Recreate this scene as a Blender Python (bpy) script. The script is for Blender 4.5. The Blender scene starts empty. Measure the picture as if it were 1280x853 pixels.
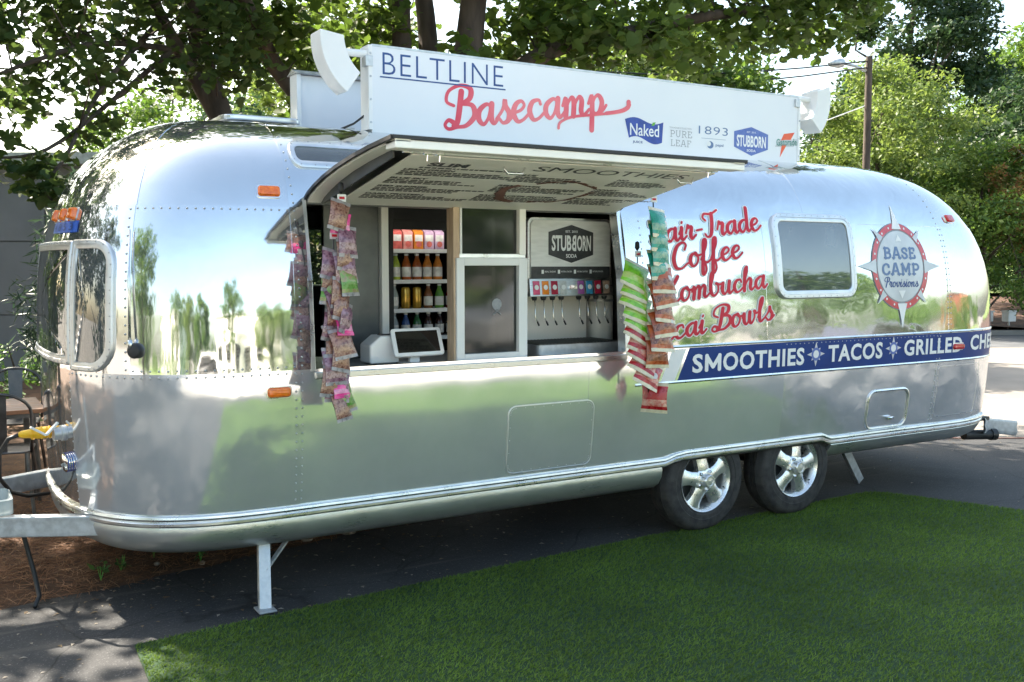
import bpy, math, random
import numpy as np
from mathutils import Matrix, Vector

scene = bpy.context.scene
COL = scene.collection
R_ = math.radians
random.seed(7)
RNG = np.random.default_rng(11)

# ------------------------------------------------------------------ camera
cam_data = bpy.data.cameras.new('camera')
cam_data.sensor_width = 36.0
cam_data.lens = 34.594
cam_data.clip_start = 0.05
cam_data.clip_end = 1500.0
cam = bpy.data.objects.new('camera', cam_data)
COL.objects.link(cam)
cam.matrix_world = Matrix(((0.8577, 0.0403, -0.5125, -4.416),
                           (-0.5142, 0.0672, -0.8550, -6.004),
                           (0.0000, 0.9969, 0.0784, 1.790),
                           (0, 0, 0, 1)))
scene.camera = cam

# ------------------------------------------------------------------ sky, sun, exposure
SUN_EL, SUN_AZ = 44.0, -24.0            # azimuth measured from +Y towards +X
world = bpy.data.worlds.new('World')
scene.world = world
world.use_nodes = True
wn = world.node_tree
bg = wn.nodes['Background']
sky = wn.nodes.new('ShaderNodeTexSky')
sky.sky_type = 'NISHITA'
sky.sun_disc = False
sky.sun_elevation = R_(SUN_EL)
sky.sun_rotation = R_(SUN_AZ % 360)
sky.air_density = 0.9
sky.dust_density = 3.0
sky.ozone_density = 0.6
tint = wn.nodes.new('ShaderNodeMix')         # warm tint over the hazy sky, added to take blue out of the shade
tint.data_type = 'RGBA'; tint.blend_type = 'MULTIPLY'; tint.inputs['Factor'].default_value = 1.0
tint.inputs['B'].default_value = (1.02, 1.01, 0.87, 1.0)
wn.links.new(sky.outputs['Color'], tint.inputs['A'])
wn.links.new(tint.outputs['Result'], bg.inputs['Color'])
bg.inputs['Strength'].default_value = 0.15
sun_data = bpy.data.lights.new('sun', 'SUN')
sun_data.energy = 5.0
sun_data.angle = R_(0.53)
sun_data.color = (1.0, 0.91, 0.77)
sun = bpy.data.objects.new('sun', sun_data)
COL.objects.link(sun)
_sd = Vector((math.sin(R_(SUN_AZ)) * math.cos(R_(SUN_EL)), math.cos(R_(SUN_AZ)) * math.cos(R_(SUN_EL)), math.sin(R_(SUN_EL))))
sun.rotation_euler = _sd.to_track_quat('Z', 'Y').to_euler()
scene.view_settings.view_transform = 'Standard'
scene.view_settings.look = 'None'
scene.view_settings.gamma = 1.0
scene.view_settings.use_curve_mapping = False
scene.view_settings.exposure = 2.0
scene.cycles.max_bounces = 10
scene.cycles.glossy_bounces = 5
scene.cycles.transparent_max_bounces = 12
scene.cycles.use_denoising = True
scene.cycles.sample_clamp_indirect = 8.0

# ------------------------------------------------------------------ materials
def _nodes(name):
    m = bpy.data.materials.new(name)
    m.use_nodes = True
    nt = m.node_tree
    return m, nt, nt.nodes['Principled BSDF']

def c4(c): return (c[0], c[1], c[2], 1.0)

def pmat(name, col, col2=None, scale=8.0, rough=0.6, rough2=None, metal=0.0, bump=0.0, bscale=60.0, detail=4.0,
         stretch=None, spec=0.5, coat=0.0, emit=None, estr=0.0, alpha=1.0, trans=0.0, ior=1.45, coords='Object', lo=0.35, hi=0.65):
    """procedural material: two colours mixed by noise, noisy roughness, fine bump"""
    m, nt, b = _nodes(name)
    N, L = nt.nodes.new, nt.links.new
    tc = N('ShaderNodeTexCoord')
    src = tc.outputs[coords]
    if stretch:
        mp = N('ShaderNodeMapping'); mp.inputs['Scale'].default_value = stretch
        L(src, mp.inputs['Vector']); src = mp.outputs['Vector']
    nz = N('ShaderNodeTexNoise'); nz.inputs['Scale'].default_value = scale; nz.inputs['Detail'].default_value = detail
    L(src, nz.inputs['Vector'])
    if col2 is None: col2 = tuple(min(1, c * 0.82) for c in col)
    rp = N('ShaderNodeValToRGB')
    rp.color_ramp.elements[0].position = lo; rp.color_ramp.elements[1].position = hi
    rp.color_ramp.elements[0].color = c4(col2); rp.color_ramp.elements[1].color = c4(col)
    L(nz.outputs['Fac'], rp.inputs['Fac']); L(rp.outputs['Color'], b.inputs['Base Color'])
    b.inputs['Metallic'].default_value = metal
    b.inputs['Specular IOR Level'].default_value = spec
    b.inputs['Roughness'].default_value = rough
    if rough2 is not None:
        mr = N('ShaderNodeMapRange'); mr.inputs['From Min'].default_value = 0.3; mr.inputs['From Max'].default_value = 0.7
        mr.inputs['To Min'].default_value = rough; mr.inputs['To Max'].default_value = rough2
        L(nz.outputs['Fac'], mr.inputs['Value']); L(mr.outputs['Result'], b.inputs['Roughness'])
    if bump:
        n2 = N('ShaderNodeTexNoise'); n2.inputs['Scale'].default_value = bscale; n2.inputs['Detail'].default_value = 3
        L(src, n2.inputs['Vector'])
        bp = N('ShaderNodeBump'); bp.inputs['Strength'].default_value = bump; bp.inputs['Distance'].default_value = 0.01
        L(n2.outputs['Fac'], bp.inputs['Height']); L(bp.outputs['Normal'], b.inputs['Normal'])
    if coat: b.inputs['Coat Weight'].default_value = coat; b.inputs['Coat Roughness'].default_value = 0.08
    if emit is not None:
        b.inputs['Emission Color'].default_value = c4(emit); b.inputs['Emission Strength'].default_value = estr
    if trans: b.inputs['Transmission Weight'].default_value = trans; b.inputs['IOR'].default_value = ior
    if alpha < 1: b.inputs['Alpha'].default_value = alpha
    return m

def shell_mat(name, col, r0, r1, wav, wscale, wdist=0.03, ystretch=(1, 1, 1), scratch=0.0, dent=0.0, haze=1.0):
    """polished aluminium sheet: mirror-like, slightly wavy, with patchy dullness"""
    m, nt, b = _nodes(name)
    N, L = nt.nodes.new, nt.links.new
    tc = N('ShaderNodeTexCoord')
    b.inputs['Metallic'].default_value = haze
    n1 = N('ShaderNodeTexNoise'); n1.inputs['Scale'].default_value = 2.3; n1.inputs['Detail'].default_value = 6; n1.inputs['Roughness'].default_value = .62
    L(tc.outputs['Object'], n1.inputs['Vector'])
    rp = N('ShaderNodeValToRGB')
    rp.color_ramp.elements[0].position = .32; rp.color_ramp.elements[1].position = .62
    rp.color_ramp.elements[0].color = c4([c * .9 for c in col]); rp.color_ramp.elements[1].color = c4(col)
    L(n1.outputs['Fac'], rp.inputs['Fac']); L(rp.outputs['Color'], b.inputs['Base Color'])
    mp = N('ShaderNodeMapping'); mp.inputs['Scale'].default_value = (1.5, 1.5, 30)
    L(tc.outputs['Object'], mp.inputs['Vector'])
    n3 = N('ShaderNodeTexNoise'); n3.inputs['Scale'].default_value = 9; n3.inputs['Detail'].default_value = 5
    L(mp.outputs['Vector'], n3.inputs['Vector'])
    ad = N('ShaderNodeMath'); ad.operation = 'MULTIPLY_ADD'; ad.inputs[1].default_value = .55
    L(n3.outputs['Fac'], ad.inputs[0]); L(n1.outputs['Fac'], ad.inputs[2])
    mr = N('ShaderNodeMapRange'); mr.inputs['From Min'].default_value = .55; mr.inputs['From Max'].default_value = 1.0
    mr.inputs['To Min'].default_value = r0; mr.inputs['To Max'].default_value = r1
    L(ad.outputs['Value'], mr.inputs['Value']); L(mr.outputs['Result'], b.inputs['Roughness'])
    mp2 = N('ShaderNodeMapping'); mp2.inputs['Scale'].default_value = ystretch
    L(tc.outputs['Object'], mp2.inputs['Vector'])
    w = N('ShaderNodeTexNoise'); w.inputs['Scale'].default_value = wscale; w.inputs['Detail'].default_value = 1.2; w.inputs['Roughness'].default_value = .4
    L(mp2.outputs['Vector'], w.inputs['Vector'])
    bp = N('ShaderNodeBump'); bp.inputs['Strength'].default_value = wav; bp.inputs['Distance'].default_value = wdist
    L(w.outputs['Fac'], bp.inputs['Height'])
    last = bp
    if dent:                                     # small shallow dings
        vo = N('ShaderNodeTexNoise'); vo.inputs['Scale'].default_value = 7; vo.inputs['Detail'].default_value = 0
        vo.inputs['Distortion'].default_value = 1.5
        L(tc.outputs['Object'], vo.inputs['Vector'])
        b2 = N('ShaderNodeBump'); b2.inputs['Strength'].default_value = dent; b2.inputs['Distance'].default_value = .02
        L(vo.outputs['Fac'], b2.inputs['Height']); L(bp.outputs['Normal'], b2.inputs['Normal']); last = b2
    L(last.outputs['Normal'], b.inputs['Normal'])
    return m

def leaf_mat(name, cols, trans=0.45, rough=0.5, patch=0.0):
    m, nt, b = _nodes(name)
    N, L = nt.nodes.new, nt.links.new
    g = N('ShaderNodeNewGeometry')
    rp = N('ShaderNodeValToRGB')
    el = rp.color_ramp.elements
    while len(el) < len(cols): el.new(0.5)
    for i, c in enumerate(cols):
        el[i].position = i / (len(cols) - 1); el[i].color = c4(c)
    L(g.outputs['Random Per Island'], rp.inputs['Fac'])
    if patch:                                    # broad worn and brushed patches
        tc = N('ShaderNodeTexCoord'); nz = N('ShaderNodeTexNoise'); nz.inputs['Scale'].default_value = 1.1; nz.inputs['Detail'].default_value = 6
        L(tc.outputs['Object'], nz.inputs['Vector'])
        mr = N('ShaderNodeMapRange'); mr.inputs['From Min'].default_value = .35; mr.inputs['From Max'].default_value = .68; mr.inputs['To Min'].default_value = 1 - patch; mr.inputs['To Max'].default_value = 1 + patch
        L(nz.outputs['Fac'], mr.inputs['Value'])
        hv = N('ShaderNodeHueSaturation'); L(rp.outputs['Color'], hv.inputs['Color']); L(mr.outputs['Result'], hv.inputs['Value']); rp = hv
    L(rp.outputs['Color'], b.inputs['Base Color'])
    b.inputs['Roughness'].default_value = rough
    b.inputs['Specular IOR Level'].default_value = 0.35
    tr = N('ShaderNodeBsdfTranslucent')
    hs = N('ShaderNodeHueSaturation'); hs.inputs['Hue'].default_value = 0.485; hs.inputs['Saturation'].default_value = 1.1; hs.inputs['Value'].default_value = 1.7
    L(rp.outputs['Color'], hs.inputs['Color']); L(hs.outputs['Color'], tr.inputs['Color'])
    mx = N('ShaderNodeMixShader'); mx.inputs['Fac'].default_value = trans
    L(b.outputs['BSDF'], mx.inputs[1]); L(tr.outputs['BSDF'], mx.inputs[2])
    L(mx.outputs['Shader'], nt.nodes['Material Output'].inputs['Surface'])
    return m

def glass_mat(name, tint, reflect=0.12, rough=0.02, opac=0.35):
    """window glass: tinted see-through pane with a fresnel reflection"""
    m, nt, b = _nodes(name)
    N, L = nt.nodes.new, nt.links.new
    nt.nodes.remove(b)
    tr = N('ShaderNodeBsdfTransparent'); tr.inputs['Color'].default_value = c4(tint)
    gl = N('ShaderNodeBsdfGlossy'); gl.inputs['Roughness'].default_value = rough
    df = N('ShaderNodeBsdfDiffuse'); df.inputs['Color'].default_value = (.25, .28, .28, 1)
    nz = N('ShaderNodeTexNoise'); nz.inputs['Scale'].default_value = 5; nz.inputs['Detail'].default_value = 5
    tc = N('ShaderNodeTexCoord'); L(tc.outputs['Object'], nz.inputs['Vector'])
    mr = N('ShaderNodeMapRange'); mr.inputs['From Min'].default_value = .3; mr.inputs['From Max'].default_value = .7
    mr.inputs['To Min'].default_value = opac * .5; mr.inputs['To Max'].default_value = opac
    L(nz.outputs['Fac'], mr.inputs['Value'])
    m1 = N('ShaderNodeMixShader'); L(mr.outputs['Result'], m1.inputs['Fac']); L(tr.outputs['BSDF'], m1.inputs[1]); L(df.outputs['BSDF'], m1.inputs[2])
    fr = N('ShaderNodeFresnel'); fr.inputs['IOR'].default_value = 1.5
    ad = N('ShaderNodeMath'); ad.operation = 'ADD'; ad.inputs[1].default_value = reflect; ad.use_clamp = True
    L(fr.outputs['Fac'], ad.inputs[0])
    m2 = N('ShaderNodeMixShader'); L(ad.outputs['Value'], m2.inputs['Fac']); L(m1.outputs['Shader'], m2.inputs[1]); L(gl.outputs['BSDF'], m2.inputs[2])
    L(m2.outputs['Shader'], nt.nodes['Material Output'].inputs['Surface'])
    return m

M = {}
M['alu_hi'] = shell_mat('polished_aluminium_upper', (.76, .77, .78), .03, .09, .35, 2.2, .02, (1, 1, .8), dent=.02, haze=.93)
M['alu_lo'] = shell_mat('polished_aluminium_lower', (.84, .86, .85), .06, .16, .16, 2.0, .02, (1, 1, 1), dent=.0, haze=.70)
M['alu_front'] = shell_mat('polished_aluminium_front', (.80, .81, .82), .04, .13, .30, 2.4, .02, (1, 1, 1), dent=.02, haze=.70)
M['alu_lo2'] = shell_mat('polished_aluminium_wavy', (.76, .77, .79), .11, .24, .9, 3.0, .035, (1, 1, 1), dent=.10, haze=.70)
M['alu_roof'] = shell_mat('aluminium_roof', (.76, .78, .79), .05, .14, .5, 2.6, .03, (1, 1, 1), dent=.08)
M['alu_belly'] = shell_mat('aluminium_belly', (.62, .64, .63), .26, .42, .35, 3, .02, (1, 1, 1), dent=.08, haze=.82)
M['trim'] = pmat('aluminium_trim', (.83, .84, .85), (.66, .67, .68), 9, rough=.24, rough2=.36, metal=1.0)
M['frame'] = pmat('window_frame_metal', (.72, .73, .74), (.62, .63, .64), 12, rough=.36, rough2=.5, metal=.9)
M['rivet'] = pmat('rivet_metal', (.50, .51, .52), None, 40, rough=.3, metal=1.0)
M['steel'] = pmat('brushed_steel', (.62, .62, .61), (.50, .50, .49), 12, rough=.25, rough2=.42, metal=1.0, stretch=(1, 1, 14), bump=.03, bscale=90)
M['dsteel'] = pmat('dark_steel', (.16, .165, .16), (.08, .085, .085), 5, rough=.35, rough2=.55, metal=.7)
M['chrome'] = pmat('chrome', (.88, .88, .88), None, 20, rough=.06, metal=1.0)
M['galv'] = pmat('galvanised_steel', (.62, .64, .66), (.46, .48, .50), 25, rough=.38, rough2=.6, metal=.75, bump=.08, bscale=120)
M['white'] = pmat('white_paint', (.80, .80, .79), (.72, .72, .71), 3, rough=.38, rough2=.5)
M['signface'] = pmat('sign_face_vinyl', (.74, .75, .77), (.70, .71, .74), 1.2, rough=.3, rough2=.42, coat=.15)
M['whiteplastic'] = pmat('white_plastic', (.82, .81, .79), (.76, .75, .73), 6, rough=.3)
M['cream'] = pmat('cream_board', (.90, .87, .81), (.85, .82, .76), 3, rough=.45, bump=.02)
M['wood'] = pmat('pale_wood', (.60, .44, .30), (.46, .32, .21), 7, rough=.55, stretch=(8, 8, 1), bump=.08, bscale=40)
M['black'] = pmat('black_plastic', (.022, .022, .023), (.012, .012, .013), 12, rough=.42, rough2=.6)
M['blackprint'] = pmat('black_print', (.03, .03, .032), (.05, .05, .05), 30, rough=.5)
M['screen'] = pmat('dark_screen', (.006, .006, .007), None, 3, rough=.06, coat=.6)
M['rubber'] = pmat('tyre_rubber', (.022, .021, .021), (.042, .039, .036), 16, rough=.68, rough2=.9, bump=.2, bscale=90, detail=6)
M['blue'] = pmat('banner_blue', (.006, .040, .20), (.005, .032, .165), 5, rough=.42, rough2=.5, spec=.25)
M['navy'] = pmat('sign_navy', (.02, .07, .24), (.015, .05, .20), 20, rough=.4)
M['logoblue'] = pmat('logo_blue', (.03, .07, .36), (.02, .05, .25), 20, rough=.4)
M['hexblue'] = pmat('hexagon_blue', (.075, .13, .40), (.11, .17, .45), 26, rough=.4)
M['slate'] = pmat('slate_blue_ink', (.10, .17, .32), (.13, .20, .36), 30, rough=.4)
M['redink'] = pmat('script_red', (.50, .010, .032), (.60, .03, .05), 5, rough=.42, spec=.25)
M['signred'] = pmat('sign_script_red', (.80, .18, .20), (.66, .04, .08), 1.4, rough=.4, lo=.42, hi=.58)
M['ringred'] = pmat('badge_red', (.55, .035, .05), (.60, .10, .12), 6, rough=.3, coat=.3)
M['grey'] = pmat('ink_grey', (.30, .31, .33), (.24, .25, .27), 40, rough=.5)
M['lightgrey'] = pmat('badge_grey', (.62, .64, .66), (.46, .48, .50), 3, rough=.3, coat=.3)
M['orange'] = pmat('amber_lens', (.90, .20, .01), (.75, .12, .005), 60, rough=.15, coat=.8)
M['redlens'] = pmat('red_lens', (.60, .01, .015), (.40, .005, .01), 60, rough=.15, coat=.8)
M['bluelens'] = pmat('blue_plate', (.01, .11, .55), (.01, .07, .38), 40, rough=.3)
M['glass'] = glass_mat('window_glass', (.55, .60, .58), .10, .02, .30)
M['glass_dark'] = glass_mat('tinted_glass', (.20, .22, .22), .16, .03, .45)
M['glass_service'] = glass_mat('dark_service_glass', (.22, .23, .22), .02, .05, .12)
M['wheelalu'] = pmat('wheel_aluminium', (.84, .84, .83), (.76, .76, .75), 14, rough=.22, rough2=.36, metal=.85)
M['glass_clear'] = glass_mat('clear_glass', (.85, .88, .87), .05, .01, .10)
M['yellow'] = pmat('yellow_plastic', (.85, .50, .02), (.75, .40, .01), 14, rough=.38)
M['brown'] = pmat('brown_ink', (.16, .065, .045), (.24, .10, .07), 22, rough=.6)
# ------------------------------------------------------------------ mesh building
class MB:
    """collects geometry and links it as ONE mesh object"""
    def __init__(self): self.v, self.f, self.m = [], [], []
    def add(self, vs, fs, mi=0):
        b = len(self.v)
        self.v += [tuple(p) for p in vs]
        self.f += [tuple(i + b for i in q) for q in fs]
        self.m += [mi] * len(fs)
        return self
    def box(self, x0, x1, y0, y1, z0, z1, mi=0):
        return self.hexa([(x0, y0, z0), (x1, y0, z0), (x1, y1, z0), (x0, y1, z0), (x0, y0, z1), (x1, y0, z1), (x1, y1, z1), (x0, y1, z1)], mi)
    def hexa(self, p, mi=0):
        return self.add(p, [(0, 3, 2, 1), (4, 5, 6, 7), (0, 1, 5, 4), (1, 2, 6, 5), (2, 3, 7, 6), (3, 0, 4, 7)], mi)
    def bar(self, a, b, w, h, up=(0, 0, 1), mi=0):
        """box beam from a to b, w across, h along up"""
        a, b, up = Vector(a), Vector(b), Vector(up)
        d = (b - a).normalized(); s = d.cross(up).normalized() * w / 2; u = s.cross(d).normalized() * h / 2
        return self.hexa([a - s - u, a + s - u, b + s - u, b - s - u, a - s + u, a + s + u, b + s + u, b - s + u], mi)
    def tube(self, pts, rads, n=8, mi=0, cap=True):
        pts = [Vector(p) for p in pts]
        if not hasattr(rads, '__len__'): rads = [rads] * len(pts)
        b = len(self.v); ref = None
        for i, p in enumerate(pts):
            d = (pts[min(i + 1, len(pts) - 1)] - pts[max(i - 1, 0)])
            d = d.normalized() if d.length > 1e-9 else Vector((0, 0, 1))
            if ref is None: ref = Vector((1, 0, 0)) if abs(d.x) < .8 else Vector((0, 1, 0))
            u = (ref - d * ref.dot(d)).normalized(); ref = u; w = d.cross(u)
            for k in range(n):
                t = 2 * math.pi * k / n
                self.v.append(tuple(p + (u * math.cos(t) + w * math.sin(t)) * rads[i]))
        for i in range(len(pts) - 1):
            for k in range(n):
                k2 = (k + 1) % n
                self.f.append((b + i * n + k, b + i * n + k2, b + (i + 1) * n + k2, b + (i + 1) * n + k)); self.m.append(mi)
        if cap:
            self.f.append(tuple(b + k for k in range(n))[::-1]); self.m.append(mi)
            e = b + (len(pts) - 1) * n
            self.f.append(tuple(e + k for k in range(n))); self.m.append(mi)
        return self
    def lathe(self, prof, org, axis=(0, 0, 1), n=24, mi=0, mis=None):
        """prof: list of (r, h) along axis"""
        ax = Vector(axis).normalized(); ref = Vector((1, 0, 0)) if abs(ax.x) < .8 else Vector((0, 0, 1))
        u = (ref - ax * ref.dot(ax)).normalized(); w = ax.cross(u); o = Vector(org); b = len(self.v)
        for r, h in prof:
            for k in range(n):
                t = 2 * math.pi * k / n
                self.v.append(tuple(o + ax * h + (u * math.cos(t) + w * math.sin(t)) * r))
        for i in range(len(prof) - 1):
            for k in range(n):
                k2 = (k + 1) % n
                self.f.append((b + i * n + k, b + i * n + k2, b + (i + 1) * n + k2, b + (i + 1) * n + k)); self.m.append(mis[i] if mis else mi)
        return self
    def prism(self, poly, fn, d0, d1, mi=0):
        """poly in 2-D, fn(u, v, d) -> point; extruded from d0 to d1"""
        n = len(poly)
        vs = [fn(u, v, d0) for u, v in poly] + [fn(u, v, d1) for u, v in poly]
        fs = [tuple(range(n))[::-1], tuple(range(n, 2 * n))] + [(i, (i + 1) % n, n + (i + 1) % n, n + i) for i in range(n)]
        return self.add(vs, fs, mi)
    def grid(self, rows, mi=0, closed=False):
        """rows of points -> quads"""
        b = len(self.v); nc = len(rows[0])
        for r in rows: self.v += [tuple(p) for p in r]
        for i in range(len(rows) - 1):
            for j in range(nc if closed else nc - 1):
                j2 = (j + 1) % nc
                self.f.append((b + i * nc + j, b + i * nc + j2, b + (i + 1) * nc + j2, b + (i + 1) * nc + j)); self.m.append(mi)
        return self
    def build(self, name, mats, parent=None, smooth=False, bevel=0.0, seg=2, angle=None):
        me = bpy.data.meshes.new(name)
        me.from_pydata(self.v, [], self.f)
        if not isinstance(mats, (list, tuple)): mats = [mats]
        for k in mats: me.materials.append(M[k] if isinstance(k, str) else k)
        if len(mats) > 1: me.polygons.foreach_set('material_index', self.m)
        if smooth: me.polygons.foreach_set('use_smooth', [True] * len(me.polygons))
        me.update()
        if angle is not None: me.set_sharp_from_angle(angle=R_(angle))
        return link(name, me, parent, bevel, seg)

def link(name, me, parent=None, bevel=0.0, seg=2):
    o = bpy.data.objects.new(name, me)
    COL.objects.link(o)
    if bevel:
        bv = o.modifiers.new('bevel', 'BEVEL'); bv.width = bevel; bv.segments = seg; bv.limit_method = 'ANGLE'; bv.angle_limit = R_(40)
    if parent is not None: adopt(o, parent)
    return o

ORG = {}
def adopt(o, parent):
    """geometry is given in world space; keep it there under its thing"""
    o.parent = parent
    top = parent
    while top.parent is not None: top = top.parent
    if parent.parent is None:
        o.matrix_parent_inverse = Matrix.Translation(parent.location).inverted() if parent.type == 'EMPTY' else Matrix()

def thing(name, label, cat, loc=(0, 0, 0), group=None):
    o = bpy.data.objects.new(name, None)
    o.empty_display_size = .1
    COL.objects.link(o)
    o.location = loc
    return tag(o, label, cat, group)

def tag(o, label=None, cat=None, group=None, kind=None):
    if label: o['label'] = label
    if cat: o['category'] = cat
    if group: o['group'] = group
    if kind: o['kind'] = kind
    return o

def copy_tree(o, parent=None):
    c = o.copy(); COL.objects.link(c)
    if parent is not None: c.parent = parent
    for ch in list(o.children): copy_tree(ch, c)
    return c

def np_mesh(name, verts, faces_flat, nper, mats, parent=None, smooth=False, midx=None):
    """big meshes straight from numpy: faces all have nper corners"""
    me = bpy.data.meshes.new(name)
    nf = len(faces_flat) // nper
    me.vertices.add(len(verts)); me.vertices.foreach_set('co', np.asarray(verts, np.float32).ravel())
    me.loops.add(len(faces_flat)); me.loops.foreach_set('vertex_index', np.asarray(faces_flat, np.int32))
    me.polygons.add(nf); me.polygons.foreach_set('loop_start', np.arange(0, nf * nper, nper, dtype=np.int32))
    me.polygons.foreach_set('loop_total', np.full(nf, nper, np.int32))
    for k in (mats if isinstance(mats, (list, tuple)) else [mats]): me.materials.append(M[k] if isinstance(k, str) else k)
    if midx is not None: me.polygons.foreach_set('material_index', np.asarray(midx, np.int32))
    if smooth: me.polygons.foreach_set('use_smooth', np.ones(nf, bool))
    me.update(calc_edges=True)
    return link(name, me, parent)

# ------------------------------------------------------------------ lettering
def text2d(s, bold=0.0, space=1.0):
    """built-in sans lettering as flat triangles, box normalised to 0..1 x 0..1; returns verts, faces, aspect"""
    cu = bpy.data.curves.new('tmp', 'FONT'); cu.body = s; cu.offset = bold; cu.space_character = space; cu.resolution_u = 3
    o = bpy.data.objects.new('tmp', cu)
    me = bpy.data.meshes.new_from_object(o)
    v = [(p.co.x, p.co.y) for p in me.vertices]; f = [tuple(p.vertices) for p in me.polygons]
    bpy.data.objects.remove(o); bpy.data.curves.remove(cu); bpy.data.meshes.remove(me)
    return norm2d(v, f)

def norm2d(v, f):
    x0, x1 = min(p[0] for p in v), max(p[0] for p in v); y0, y1 = min(p[1] for p in v), max(p[1] for p in v)
    w, h = x1 - x0, y1 - y0
    return [((p[0] - x0) / w, (p[1] - y0) / h) + tuple(p[2:]) for p in v], f, w / h

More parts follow.
